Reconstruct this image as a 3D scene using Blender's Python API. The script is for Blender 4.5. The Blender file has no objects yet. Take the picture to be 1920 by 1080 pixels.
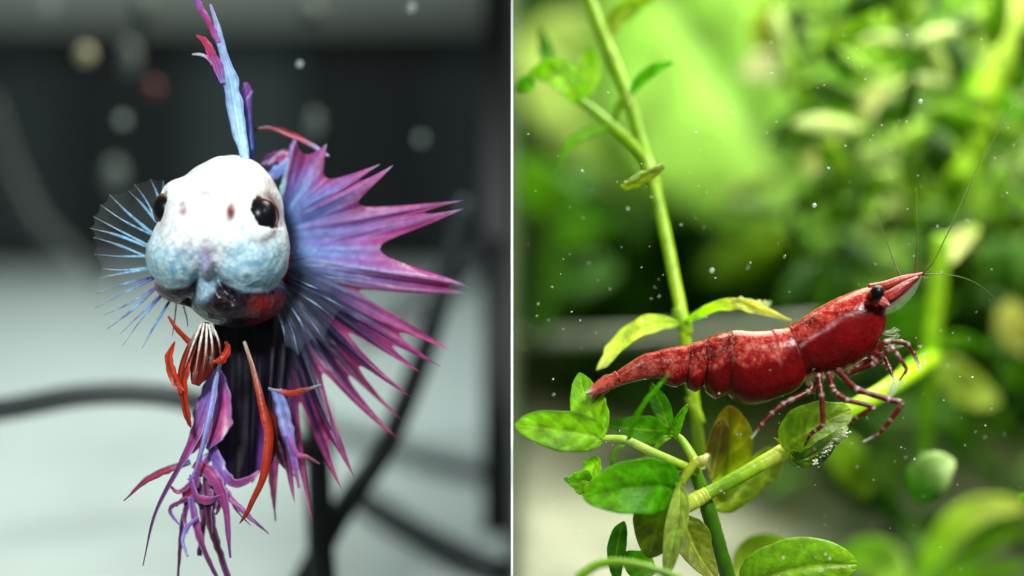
import bpy, math, random
import numpy as np
from math import sin, cos, pi, radians
from mathutils import Vector, Matrix

# ------------------------------------------------------------------ frame
# one Blender unit is one centimetre; D = distance lens to focus plane
SC = bpy.context.scene
SC.unit_settings.system = 'METRIC'
SC.unit_settings.scale_length = 0.01
COL = SC.collection
D, PITCH, K = 20.0, radians(12), 250.0
CP, SP = cos(PITCH), sin(PITCH)

def W(p):                     # view-aligned (right, depth, up) -> world
    x, y, z = p
    return (x, y*CP + z*SP, -y*SP + z*CP)

cam = bpy.data.cameras.new('camera')
cam.sensor_width = 36
cam.lens = 36*D/(1920/K)
cam.clip_start, cam.clip_end = 0.5, 500
cam.dof.use_dof = True
cam.dof.focus_distance = D + 0.05
cam.dof.aperture_fstop = cam.lens/1000/1.0      # aperture 1.0 cm across
cam.dof.aperture_blades = 0
co = bpy.data.objects.new('camera', cam)
co.location = W((0, -D, 0))
co.rotation_euler = (pi/2 - PITCH, 0, 0)
COL.objects.link(co)
SC.camera = co

w = bpy.data.worlds.new('World'); SC.world = w; w.use_nodes = True
bg = w.node_tree.nodes['Background']
bg.inputs[0].default_value = (0.84, 1.0, 0.92, 1); bg.inputs[1].default_value = 0.14

def lamp(name, kind, loc, target, energy, size, color, **kw):
    l = bpy.data.lights.new(name, kind)
    l.energy = energy; l.color = color
    if kind == 'AREA':
        l.shape = 'RECTANGLE'; l.size, l.size_y = size
        if 'spread' in kw: l.spread = radians(kw['spread'])
    else:
        l.shadow_soft_size = size
        l.spot_size = radians(kw['cone']); l.spot_blend = kw.get('blend', .5)
    o = bpy.data.objects.new(name, l); COL.objects.link(o)
    o.location = W(loc)
    o.rotation_euler = (Vector(W(target))-Vector(W(loc))).to_track_quat('-Z', 'Y').to_euler()
    return o

# the flash over the fish (upper front), the tank lamp over the plants (above, slightly behind)
lamp('flash_lamp', 'SPOT', (-3.4, -11.5, 5.0), (-2.3, 0.3, -0.2), 8600, 0.9, (0.95, 1.0, 0.99), cone=30, blend=.6)
lamp('floor_fill', 'AREA', (-5.5, 8, 12), (-5, 11, -3), 860, (6, 5), (0.86, 0.98, 0.98), spread=110)  # added fill with no visible source, lifts the pale floor
lamp('tank_lamp', 'AREA', (4.6, 5.4, 6.6), (3.6, 4.4, -2), 2350, (7, 10.5), (1.0, 1.0, 0.78), spread=150)
lamp('front_fill', 'AREA', (6.2, -6.5, 7), (3.0, 0, -0.3), 190, (2.5, 1.5), (1.0, 0.98, 0.95), spread=55)  # added weak fill for leaf fronts and shrimp, source unseen

SC.view_settings.view_transform = 'Standard'
SC.view_settings.look = 'None'
SC.view_settings.exposure = 0.0
SC.view_settings.gamma = 1.0
SC.cycles.use_denoising = True
SC.cycles.max_bounces = 10
SC.cycles.transparent_max_bounces = 24
SC.cycles.caustics_reflective = False
SC.cycles.caustics_refractive = False

# ------------------------------------------------------------------ helpers
rng = np.random.default_rng(7)
random.seed(7)

def P(px, py, y=0.0):         # photo position and depth -> view-aligned centimetres
    s = 1 + y/D
    return np.array([(px-960)/K*s, y, (540-py)/K*s])

def hx(h):
    h = h.lstrip('#'); c = [int(h[i:i+2], 16)/255 for i in (0, 2, 4)]
    return np.array([x/12.92 if x <= .04045 else ((x+.055)/1.055)**2.4 for x in c])

def to_world(v):
    v = np.asarray(v, float)
    o = np.empty_like(v)
    o[:, 0] = v[:, 0]; o[:, 1] = v[:, 1]*CP + v[:, 2]*SP; o[:, 2] = -v[:, 1]*SP + v[:, 2]*CP
    return o

def make(name, v, f, mat, parent=None, col=None, smooth=True):
    """view-aligned vertices -> one mesh object, placed under parent"""
    wv = to_world(v)
    base = np.zeros(3)
    o_parent = parent
    if parent is not None:
        r = parent
        while r.parent: r = r.parent
        base = np.array(r['_base']) if '_base' in r else np.array(r.location)
    else:
        base = wv.mean(0)
    me = bpy.data.meshes.new(name)
    me.from_pydata((wv-base).tolist(), [], [list(map(int, q)) for q in f])
    if col is not None:
        a = me.color_attributes.new('Col', 'FLOAT_COLOR', 'POINT')
        c4 = np.ones((len(wv), 4)); c4[:, :np.shape(col)[1]] = np.clip(col, 0, 1)
        a.data.foreach_set('color', c4.ravel())
    if smooth:
        me.polygons.foreach_set('use_smooth', [True]*len(me.polygons))
    me.materials.append(mat)
    me.update()
    o = bpy.data.objects.new(name, me); COL.objects.link(o)
    if parent is None: o.location = base
    else: o.parent = parent
    return o

def thing(name, label, cat, at, group=None):
    o = bpy.data.objects.new(name, None); COL.objects.link(o)
    o.empty_display_size = .1
    o.location = W(at)
    o['label'] = label; o['category'] = cat
    if group: o['group'] = group
    return o

def tag(o, label, cat, group=None):
    o['label'] = label; o['category'] = cat
    if group: o['group'] = group
    return o

def structure(o): o['kind'] = 'structure'; return o

def spline(pts, n):
    """Catmull-Rom through rows of pts, n samples evenly in parameter"""
    p = np.asarray(pts, float)
    if len(p) == 2:
        t = np.linspace(0, 1, n)[:, None]; return p[0]*(1-t)+p[1]*t
    q = np.vstack([2*p[0]-p[1], p, 2*p[-1]-p[-2]])
    t = np.linspace(0, len(p)-1, n); i = np.minimum(t.astype(int), len(p)-2); f = (t-i)[:, None]
    a, b, c, d = q[i], q[i+1], q[i+2], q[i+3]
    return .5*((2*b)+(c-a)*f+(2*a-5*b+4*c-d)*f*f+(-a+3*b-3*c+d)*f**3)

def interp(vals, n):
    vals = np.asarray(vals, float)
    if vals.ndim == 0: vals = np.array([vals, vals])
    return np.interp(np.linspace(0, len(vals)-1, n), np.arange(len(vals)), vals)

def interp_col(cols, n):
    c = np.array([hx(x) if isinstance(x, str) else x for x in cols])
    return np.stack([interp(c[:, k], n) for k in range(3)], 1)

def unit(a): return a/(np.linalg.norm(a, axis=-1, keepdims=True)+1e-12)

def frames(p, n0=(0, -1, 0)):
    t = unit(np.gradient(p, axis=0))
    n = np.tile(np.array(n0, float), (len(p), 1))
    n = n-(n*t).sum(1, keepdims=True)*t
    bad = np.linalg.norm(n, axis=1) < .15
    for i in np.where(bad)[0]:
        alt = np.array([0, 0, 1.])
        n[i] = alt-(alt@t[i])*t[i]
    n = unit(n)
    return t, n, unit(np.cross(t, n))

def tube_data(pts, rad, n=24, k=8, cols=None, lump=0.0):
    p = spline(pts, n); r = interp(rad, n)
    if lump: r = r*(1+lump*(rng.random(n)-.5))
    t, nn, b = frames(p)
    a = np.linspace(0, 2*pi, k, endpoint=False)
    ring = nn[:, None, :]*np.cos(a)[None, :, None]+b[:, None, :]*np.sin(a)[None, :, None]
    v = (p[:, None, :]+ring*r[:, None, None]).reshape(-1, 3)
    f = [(i*k+j, i*k+(j+1) % k, (i+1)*k+(j+1) % k, (i+1)*k+j) for i in range(n-1) for j in range(k)]
    f += [tuple(range(k))[::-1], tuple((n-1)*k+j for j in range(k))]
    c = np.repeat(interp_col(cols, n), k, 0) if cols is not None else None
    return v, f, c

def tube(name, pts, rad, mat, parent=None, n=24, k=8, cols=None, lump=0.0):
    v, f, c = tube_data(pts, rad, n, k, cols, lump)
    return make(name, v, f, mat, parent, c)

def merge(ds):
    vs, fs, cs, o = [], [], [], 0
    for v, f, c in ds:
        vs.append(v); fs += [tuple(i+o for i in q) for q in f]; cs.append(c if c is not None else np.ones((len(v), 3))); o += len(v)
    return np.vstack(vs), fs, np.vstack(cs)

def sheet(grid, thick, cols):
    """closed thin solid around a (n,m,3) grid; cols (n,m,3)"""
    n, m, _ = grid.shape
    du = np.gradient(grid, axis=0); dv = np.gradient(grid, axis=1)
    nm = unit(np.cross(du, dv))
    th = thick if np.ndim(thick) else np.full((n, m), thick)
    v = np.concatenate([(grid+nm*th[..., None]/2).reshape(-1, 3), (grid-nm*th[..., None]/2).reshape(-1, 3)])
    N = n*m; f = []
    for i in range(n-1):
        for j in range(m-1):
            a = i*m+j
            f.append((a, a+1, a+m+1, a+m)); f.append((N+a, N+a+m, N+a+m+1, N+a+1))
    edge = [(i, 0) for i in range(n)]+[(n-1, j) for j in range(1, m)]+[(i, m-1) for i in range(n-2, -1, -1)]+[(0, j) for j in range(m-2, 0, -1)]
    for q in range(len(edge)):
        a = edge[q][0]*m+edge[q][1]; e = edge[(q+1) % len(edge)]; b = e[0]*m+e[1]
        f.append((a, b, N+b, N+a))
    c = np.concatenate([cols.reshape(-1, 3)]*2)
    return v, f, c

def vnoise(x, seed=0):
    """smooth 1-D noise in -1..1"""
    r = np.random.default_rng(seed).random(512)*2-1
    i = np.floor(x).astype(int); t = x-i; t = t*t*(3-2*t)
    return r[i % 512]*(1-t)+r[(i+1) % 512]*t

def vnoise3(p, scale, seed=0):
    """smooth value noise of (n,3) points, 0..1"""
    r = np.random.default_rng(seed).random((32, 32, 32))
    q = np.asarray(p)*scale+100; i = np.floor(q).astype(int); t = q-i; t = t*t*(3-2*t)
    o = 0
    for dx in (0, 1):
        for dy in (0, 1):
            for dz in (0, 1):
                wgt = (t[..., 0] if dx else 1-t[..., 0])*(t[..., 1] if dy else 1-t[..., 1])*(t[..., 2] if dz else 1-t[..., 2])
                o = o+wgt*r[(i[..., 0]+dx) % 32, (i[..., 1]+dy) % 32, (i[..., 2]+dz) % 32]
    return o

def blade_data(pts, half, cols, roll=0.0, cup=0.0, wave=0.0, thick=.012, n=22, m=9, edge_col=None, rib_col=None, streak=0.0, seed=0, twist=0.0, rag=0.0, even=True, vee=0.0, veins=0.0):
    """a leaf or ribbon along pts; half = half widths along it"""
    p = spline(pts, n); h = interp(half, n)
    if not even:                                           # closer rows at both ends: round tips
        x = np.linspace(0, 1, 241); ww = (1-np.cos(np.linspace(0, pi, n)))/2
        pp = spline(pts, 241); p = np.stack([np.interp(ww, x, pp[:, k]) for k in range(3)], 1)
        h = np.interp(ww, np.linspace(0, 1, len(half)), half)
    if even and len(np.atleast_1d(half)) > 2:                       # smoother outline
        k = np.array([1, 2, 3, 2, 1])/9; hp = np.pad(h, 2, mode='edge'); hs = np.convolve(hp, k, 'valid'); hs[0], hs[-1] = h[0], h[-1]; h = hs
    t, nn, b = frames(p)
    ra = roll+twist*np.linspace(0, 1, n)
    n2 = nn*np.cos(ra)[:, None]+b*np.sin(ra)[:, None]; b2 = b*np.cos(ra)[:, None]-nn*np.sin(ra)[:, None]
    s = np.linspace(-1, 1, m)
    hh = h[:, None]*np.ones(m)[None]
    if rag:
        hh = hh*(1+rag*np.where(s > 0, vnoise(np.linspace(0, 14, n)+seed, seed)[:, None], vnoise(np.linspace(0, 14, n)+50, seed+1)[:, None]))
    g = p[:, None, :]+b2[:, None, :]*(s[None, :]*hh)[..., None]
    lift = -cup*(s[None, :]**2)*hh+wave*hh*np.sin(np.linspace(0, 9, n)[:, None]+seed)*np.abs(s)[None, :]*np.sign(s)[None, :]
    lift = lift + vee*hh*np.abs(s)[None, :]
    lift = lift - .10*hh*np.exp(-(s[None, :]/.12)**2)*(1 if rib_col is not None else 0)
    g = g+n2[:, None, :]*lift[..., None]
    th = thick*(.35+.65*(1-s[None, :]**2))*np.ones((n, 1))
    c = np.repeat(interp_col(cols, n)[:, None, :], m, 1)
    if edge_col is not None:
        e = np.abs(s)[None, :, None]**5; c = c*(1-e)+hx(edge_col)*e
    if rib_col is not None:
        e = np.exp(-(s/.10)**2)[None, :, None]*.5; c = c*(1-e)+hx(rib_col)*e
    if veins:
        fq = np.linspace(0, 1, n)[:, None]*6.5-np.abs(s)[None, :]*1.3
        vn = np.exp(-((fq-np.round(fq))/.10)**2)*(np.abs(s)[None, :] < .88)*(np.abs(s)[None, :] > .06)
        c = c*(1+veins*vn[..., None]); g = g-n2[:, None, :]*(.006*vn)[..., None]
    if streak:
        c = c*(1+streak*vnoise(np.linspace(0, m*.8, m)+seed*3.1, seed)[None, :, None])
    return sheet(g, th, c)

def blade(name, pts, half, cols, mat, parent=None, **kw):
    v, f, c = blade_data(pts, half, cols, **kw)
    return make(name, v, f, mat, parent, c)

# ------------------------------------------------------------------ materials
def new_mat(name):
    m = bpy.data.materials.new(name); m.use_nodes = True
    nt = m.node_tree
    for n in list(nt.nodes): nt.nodes.remove(n)
    out = nt.nodes.new('ShaderNodeOutputMaterial')
    return m, nt, out

def node(nt, t, **kw):
    n = nt.nodes.new(t)
    for k, v in kw.items():
        if k in n.inputs: n.inputs[k].default_value = v
        else: setattr(n, k, v)
    return n

def surface(name, color=None, rough=.5, noise=.25, nscale=6.0, bump=.0, bscale=30.0, translucent=0.0, spec=.5, coat=0.0,
            sss=0.0, alpha=1.0, specks=None, cell=None, transmission=0.0, metallic=0.0, patch=None):
    """colour attribute (or one colour) x noise -> Principled, with optional translucency, bump, specks"""
    m, nt, out = new_mat(name); L = nt.links.new
    tc = node(nt, 'ShaderNodeTexCoord')
    if color is None:
        a = node(nt, 'ShaderNodeVertexColor', layer_name='Col'); base = a.outputs['Color']
    else:
        a = node(nt, 'ShaderNodeRGB'); a.outputs[0].default_value = (*color, 1); base = a.outputs[0]
    nz = node(nt, 'ShaderNodeTexNoise', Scale=nscale, Detail=6.0, Roughness=.6); L(tc.outputs['Object'], nz.inputs['Vector'])
    mr = node(nt, 'ShaderNodeMapRange'); mr.inputs[1].default_value = .3; mr.inputs[2].default_value = .7
    mr.inputs[3].default_value = 1-noise; mr.inputs[4].default_value = 1+noise; L(nz.outputs['Fac'], mr.inputs[0])
    mx = node(nt, 'ShaderNodeMix', data_type='RGBA', blend_type='MULTIPLY'); mx.inputs[0].default_value = 1
    L(base, mx.inputs[6]); L(mr.outputs[0], mx.inputs[7]); c = mx.outputs[2]
    if patch:                                     # (colour, scale, lo, hi): irregular stains
        n2 = node(nt, 'ShaderNodeTexNoise', Scale=patch[1], Detail=8.0, Roughness=.65); L(tc.outputs['Object'], n2.inputs['Vector'])
        r2 = node(nt, 'ShaderNodeMapRange'); r2.inputs[1].default_value = patch[2]; r2.inputs[2].default_value = patch[3]; L(n2.outputs['Fac'], r2.inputs[0])
        m2 = node(nt, 'ShaderNodeMix', data_type='RGBA'); L(r2.outputs[0], m2.inputs[0]); L(c, m2.inputs[6]); m2.inputs[7].default_value = (*patch[0], 1); c = m2.outputs[2]
    if specks:                                    # (colour, scale, size)
        vo = node(nt, 'ShaderNodeTexVoronoi', Scale=specks[1]); L(tc.outputs['Object'], vo.inputs['Vector'])
        r2 = node(nt, 'ShaderNodeMapRange'); r2.inputs[1].default_value = specks[2]; r2.inputs[2].default_value = specks[2]*.5; L(vo.outputs['Distance'], r2.inputs[0])
        m2 = node(nt, 'ShaderNodeMix', data_type='RGBA'); L(r2.outputs[0], m2.inputs[0]); L(c, m2.inputs[6]); m2.inputs[7].default_value = (*specks[0], 1); c = m2.outputs[2]
    b = node(nt, 'ShaderNodeBsdfPrincipled', Roughness=rough)
    b.inputs['Specular IOR Level'].default_value = spec; b.inputs['Coat Weight'].default_value = coat; b.inputs['Coat Roughness'].default_value = .08
    b.inputs['Metallic'].default_value = metallic; b.inputs['Transmission Weight'].default_value = transmission
    if sss:
        b.inputs['Subsurface Weight'].default_value = sss; b.inputs['Subsurface Radius'].default_value = (1, .35, .3); b.inputs['Subsurface Scale'].default_value = .08
    L(c, b.inputs['Base Color'])
    if bump:
        if cell:
            bt = node(nt, 'ShaderNodeTexVoronoi', Scale=cell); L(tc.outputs['Object'], bt.inputs['Vector']); h = bt.outputs['Distance']
        else:
            bt = node(nt, 'ShaderNodeTexNoise', Scale=bscale, Detail=5.0); L(tc.outputs['Object'], bt.inputs['Vector']); h = bt.outputs['Fac']
        bp = node(nt, 'ShaderNodeBump', Strength=bump, Distance=.02); L(h, bp.inputs['Height']); L(bp.outputs[0], b.inputs['Normal'])
    s = b.outputs[0]
    if translucent:
        tr = node(nt, 'ShaderNodeBsdfTranslucent'); L(c, tr.inputs[0])
        ms = node(nt, 'ShaderNodeMixShader'); ms.inputs[0].default_value = translucent; L(s, ms.inputs[1]); L(tr.outputs[0], ms.inputs[2]); s = ms.outputs[0]
    if alpha < 1:
        tp = node(nt, 'ShaderNodeBsdfTransparent')
        ms = node(nt, 'ShaderNodeMixShader'); ms.inputs[0].default_value = alpha; L(tp.outputs[0], ms.inputs[1]); L(s, ms.inputs[2]); s = ms.outputs[0]
    L(s, out.inputs[0])
    return m

M = {}
M['sheet'] = surface('white_sheet', (.92, .93, .92), .5, .02)
M['fish_skin'] = surface('fish_skin', None, .33, .14, 16, bump=.30, cell=24, spec=.32, coat=.0, sss=.10)
M['fin'] = surface('fin', None, .30, .26, 18, bump=.12, bscale=36, translucent=.42, spec=.5, alpha=.92)
M['fin_dark'] = surface('fin_dark', None, .35, .3, 10, bump=.1, bscale=30, translucent=.12, spec=.3)
M['fin_clear'] = surface('fin_clear', (.62, .70, .72), .3, .1, alpha=.02)
M['fin_ray'] = surface('fin_ray', None, .35, .45, 30, translucent=.2)
M['eye'] = surface('eye', (.004, .004, .007), .30, .0, spec=.20)
M['iris'] = surface('iris', None, .25, .3, 20, metallic=.3)
def mottle(m, layers):
    """patches of other colours where the colour attribute's alpha allows: (kind, scale, lo, hi, colour, amount)"""
    nt = m.node_tree; L = nt.links.new
    b = next(n for n in nt.nodes if n.type == 'BSDF_PRINCIPLED'); src = b.inputs['Base Color'].links[0].from_socket
    at = next(n for n in nt.nodes if n.type == 'VERTEX_COLOR'); tc = next(n for n in nt.nodes if n.type == 'TEX_COORD')
    for kind, sc_, lo_, hi_, colr, amt in layers:
        if kind == 'noise':
            nz = node(nt, 'ShaderNodeTexNoise', Scale=float(sc_), Detail=4.0); h_ = nz.outputs['Fac']
        else:
            nz = node(nt, 'ShaderNodeTexVoronoi', Scale=float(sc_), feature='DISTANCE_TO_EDGE'); h_ = nz.outputs['Distance']
        L(tc.outputs['Object'], nz.inputs['Vector'])
        r = node(nt, 'ShaderNodeMapRange'); r.inputs[1].default_value = lo_; r.inputs[2].default_value = hi_; r.inputs[4].default_value = amt; L(h_, r.inputs[0])
        mu = node(nt, 'ShaderNodeMath', operation='MULTIPLY'); L(r.outputs[0], mu.inputs[0]); L(at.outputs['Alpha'], mu.inputs[1])
        mx = node(nt, 'ShaderNodeMix', data_type='RGBA'); L(mu.outputs[0], mx.inputs[0]); L(src, mx.inputs[6]); mx.inputs[7].default_value = (*colr, 1); src = mx.outputs[2]
    L(src, b.inputs['Base Color'])
    return m
M['shrimp'] = mottle(surface('shrimp_shell', None, .22, .15, 22, bump=.14, bscale=40, spec=.26, sss=.10),
                     (('noise', 26, .50, .64, hx('#b04a3a'), .75), ('noise', 55, .56, .68, hx('#cc8070'), .55), ('noise', 15, .58, .72, hx('#300105'), .7)))
M['fish_skin'] = mottle(M['fish_skin'], (('edge', 17, .10, .0, hx('#3f6a86'), .55), ('noise', 20, .54, .68, hx('#6f9cb4'), .55), ('noise', 9, .60, .74, hx('#e8f0f2'), .5), ('noise', 34, .66, .74, hx('#5a4a50'), .5)))

M['shrimp_leg'] = surface('shrimp_leg', None, .32, .5, 34, bump=.2, bscale=50, translucent=.15)
M['shrimp_clear'] = surface('shrimp_clear', None, .25, .3, 26, translucent=.35, alpha=.30)
M['antenna'] = surface('antenna', None, .4, .2, 30, alpha=.75)
M['leaf'] = surface('leaf', None, .34, .38, 10, bump=.6, bscale=20, translucent=.58, spec=.26, patch=(hx('#b4c42c'), 5, .58, .85))
M['leaf_old'] = surface('leaf_old', None, .42, .38, 8, bump=.5, bscale=22, translucent=.40, spec=.4, patch=(hx('#7a5c14'), 4, .55, .8))
M['leaf_speck'] = surface('leaf_speck', None, .36, .35, 9, bump=.5, bscale=22, translucent=.38, spec=.45, specks=((.75, .82, .55), 9, .16))
M['leaf_far'] = surface('leaf_far', None, .45, .35, 3, translucent=.42, spec=.35)
M['stem'] = surface('stem', None, .35, .22, 9, bump=.25, bscale=18, translucent=.25, sss=.1)
M['cable'] = surface('cable', (.012, .016, .018), .4, .2)
M['hose'] = surface('hose', (.05, .06, .06), .45, .2)
M['bubble'] = surface('bubble', (.50, .58, .58), .1, .05, translucent=.4, spec=.8, alpha=.55)
M['speck'] = surface('speck', (.80, .86, .78), .5, .1)

# ------------------------------------------------------------------ setting
ZF = -3.6
def floor_depth(py, lift=0.0):
    a = (py-540)/K*CP
    return (-(ZF+lift)-a)/(SP+a/D)

def wbox(name, lo, hi, mat, label=None, bevel=.0):
    """box in world axes"""
    x0, y0, z0 = lo; x1, y1, z1 = hi
    v = [(x, y, z) for x in (x0, x1) for y in (y0, y1) for z in (z0, z1)]
    f = [(0, 1, 3, 2), (4, 6, 7, 5), (0, 4, 5, 1), (2, 3, 7, 6), (0, 2, 6, 4), (1, 5, 7, 3)]
    c = np.mean(v, 0)
    me = bpy.data.meshes.new(name); me.from_pydata((np.array(v)-c).tolist(), [], f); me.materials.append(mat); me.update()
    o = bpy.data.objects.new(name, me); o.location = c; COL.objects.link(o)
    if bevel:
        b = o.modifiers.new('edge', 'BEVEL'); b.width = bevel; b.segments = 3
    return o

# thin white sheet between the two tanks, its front edge facing the lens
dv = thing('divider', 'thin white-edged upright divider between the fish tank and the plant tank', 'divider', (0, 0, -2.9))
def slab(name, x0, x1, ring, mat):
    v = [(x0, y, z) for z, y in ring]+[(x1, y, z) for z, y in ring]
    return make(name, v, [(0, 1, 2, 3), (7, 6, 5, 4), (0, 4, 5, 1), (1, 5, 6, 2), (2, 6, 7, 3), (3, 7, 4, 0)], mat, dv, smooth=False)
slab('edge_strip', -.0085, .0085, [(-2.9, 0.0), (2.9, 0.0), (2.91, .05), (-2.91, .05)], M['sheet'])
deep_ring = [(-2.91, .052), (2.91, .052), (4.4, 19.0), (-5.4, 19.0)]
slab('black_face', -.0080, -.0005, deep_ring, surface('black_plastic', (.006, .008, .009), .6, .2))
slab('green_face', .0005, .0080, deep_ring, surface('green_plastic', (.05, .10, .015), .7, .4, 1.0))
m_lf = surface('pale_floor', (.50, .56, .53), .5, .08, .6, patch=((.40, .45, .43), .35, .5, .75))
m_dk = surface('dark_wall', (.010, .015, .017), .5, .3, 1.5)
m_dk2 = surface('charcoal_panel', (.028, .038, .043), .45, .25, 1.2)
m_dk3 = surface('black_panel', (.003, .005, .006), .4, .2, 1.2)
m_top = surface('beige_rail', (.20, .21, .18), .5, .12, 1.0)
lf = wbox('floor', (-16, -1.5, ZF-.3), (-.05, 19.2, ZF), m_lf); structure(lf)
bw = wbox('back_wall', (-18, 19.3, ZF-.3), (-.05, 19.8, 9), m_dk); structure(bw)

def back_slab(name, px0, px1, py0, py1, depth, mat, th=.25):
    a = P(px0, py1, depth); b = P(px1, py0, depth)
    v = [(x, y, z) for x in (a[0], b[0]) for y in (depth, depth+th) for z in (a[2], b[2])]
    return make(name, v, [(0, 1, 3, 2), (4, 6, 7, 5), (0, 4, 5, 1), (2, 3, 7, 6), (0, 2, 6, 4), (1, 5, 7, 3)], mat, smooth=False)

for (x0, x1, mt, lb) in ((-160, 120, m_dk, 'dark grey cabinet board at far left behind the fish'),
                         (128, 345, m_dk3, 'black cabinet board behind the left fin of the fish'),
                         (352, 560, m_dk2, 'charcoal cabinet board behind the raised dorsal fin'),
                         (568, 800, m_dk3, 'black cabinet board above the spiky tail fin'),
                         (808, 956, m_dk, 'dark grey cabinet board beside the black corner post')):
    tag(back_slab('cabinet_board', x0, x1, 30, 470, 18.0, mt), lb, 'board', 'cabinet boards behind the fish tank')
tag(back_slab('shelf_rail', -160, 954, -160, 42, 17.5, m_top), 'pale beige rail running along the top behind the fish', 'rail')
tag(back_slab('corner_post', 905, 955, -120, 1250, 6.0, m_dk3, .4), 'black upright corner post beside the white divider', 'post')

def cable(name, pts, rad, mat, label, cat='cable', on_floor=True, depth=None):
    q = []
    for i, p in enumerate(pts):
        d = floor_depth(p[1], rad) if on_floor else (p[2] if len(p) > 2 else depth)
        q.append(P(p[0], p[1], d))
    return tag(tube(name, q, [rad, rad], mat, None, 40, 12), label, cat)

cable('power_cable', [(-60, 778), (40, 762), (150, 742), (260, 738), (360, 752), (470, 790), (580, 850)], .10, M['cable'], 'black cable curving across behind the hanging fins', 'cable', False, 3.0)
cable('support_rod', [(560, 1110, 3.0), (640, 960, 3.3), (715, 850, 3.6), (765, 740, 3.9), (805, 630, 4.2), (838, 520, 4.5), (880, 380, 4.8)], .105, M['cable'], 'thick black rod leaning diagonally behind the spiky tail', 'rod', False)
cable('power_cable', [(672, 930), (760, 985), (850, 1035), (960-25, 1072)], .125, M['cable'], 'black cable running to the lower right from the leaning rod')
cable('power_cable', [(600, 800), (720, 835), (830, 870), (935, 890)], .10, M['hose'], 'grey cable lying behind the leaning rod')
cable('power_cable', [(660, 640), (740, 600), (820, 555), (930, 470)], .12, M['cable'], 'dark cable rising to the right behind the tail tips', 'cable', False, 9.0)
cable('air_hose', [(-20, 190, 9), (20, 310, 9), (70, 410, 9), (130, 475, 9), (205, 540, 9)], .08, M['hose'], 'faint grey air hose hanging at the far left', 'hose', False)
cable('support_rod', [(606, 1110, 2.8), (600, 1000, 3.0), (596, 860, 3.2), (590, 760, 3.4)], .12, M['cable'], 'upright black rod standing below the lower tail fin', 'rod', False)

def ball(name, c, r, mat, parent=None, n=10, col=None, sq=(1, 1, 1)):
    th = np.linspace(0, pi, n+1)[1:-1]; ph = np.linspace(0, 2*pi, 2*n, endpoint=False)
    v = [(0, 0, 1)]+[(sin(a)*cos(b), sin(a)*sin(b), cos(a)) for a in th for b in ph]+[(0, 0, -1)]
    m2 = 2*n; f = [(0, 1+j, 1+(j+1) % m2) for j in range(m2)]
    for i in range(n-2):
        f += [(1+i*m2+j, 1+(i+1)*m2+j, 1+(i+1)*m2+(j+1) % m2, 1+i*m2+(j+1) % m2) for j in range(m2)]
    L = len(v)-1; f += [(L, L-m2+(j+1) % m2, L-m2+j) for j in range(m2)]
    v = np.array(v)*r*np.array(sq)+np.asarray(c)
    return make(name, v, f, mat, parent, None if col is None else np.tile(col, (len(v), 1)))

for (px, py, d, r, sq, lb) in (
        (562, 120, 1.2, .028, 1, 'small round bubble to the right of the dorsal fin tip'),
        (772, 15, 1.6, .040, 1, 'bright bubble near the top, left of the corner post'),
        (160, 102, 5.0, .085, 1, 'blurred cream bubble at upper left behind the fish'),
        (242, 110, 6.0, .10, 1.7, 'blurred grey drop left of the dorsal fin tips'),
        (268, 12, 6.0, .11, 1.6, 'blurred pale drop cut by the top edge'),
        (230, 225, 5.0, .05, 1, 'faint small bubble above the left fin'),
        (215, 330, 6.5, .11, 1.5, 'blurred grey drop just above the left fin'),
        (585, 20, 6.0, .09, 1.4, 'blurred drop on the beige rail right of the dorsal fin'),
        (590, 235, 5.5, .07, 2.0, 'blurred pointed drop above the red arched fin ribbon'),
        (790, 260, 4.5, .045, 1, 'faint bubble between tail tips and corner post'),
        (288, 165, 5.5, .07, 1, 'dim reddish blurred drop left of the dorsal fin'),
        (92, 8, 6.0, .06, 1, 'faint bubble at the top left corner')):
    b_ = ball('bubble', P(px, py, d), r, surface('red_drop', (.16, .03, .025), .4, .1) if px == 288 else surface('cream_drop', (.50, .45, .30), .4, .1) if px == 160 else M['bubble'] if sq == 1 else surface('drop_%d' % px, (.16, .19, .19), .3, .1, translucent=.3), None, 9, None, (1, 1, sq))
    tag(b_, lb, 'bubble', 'bubbles in the fish tank')

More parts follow.
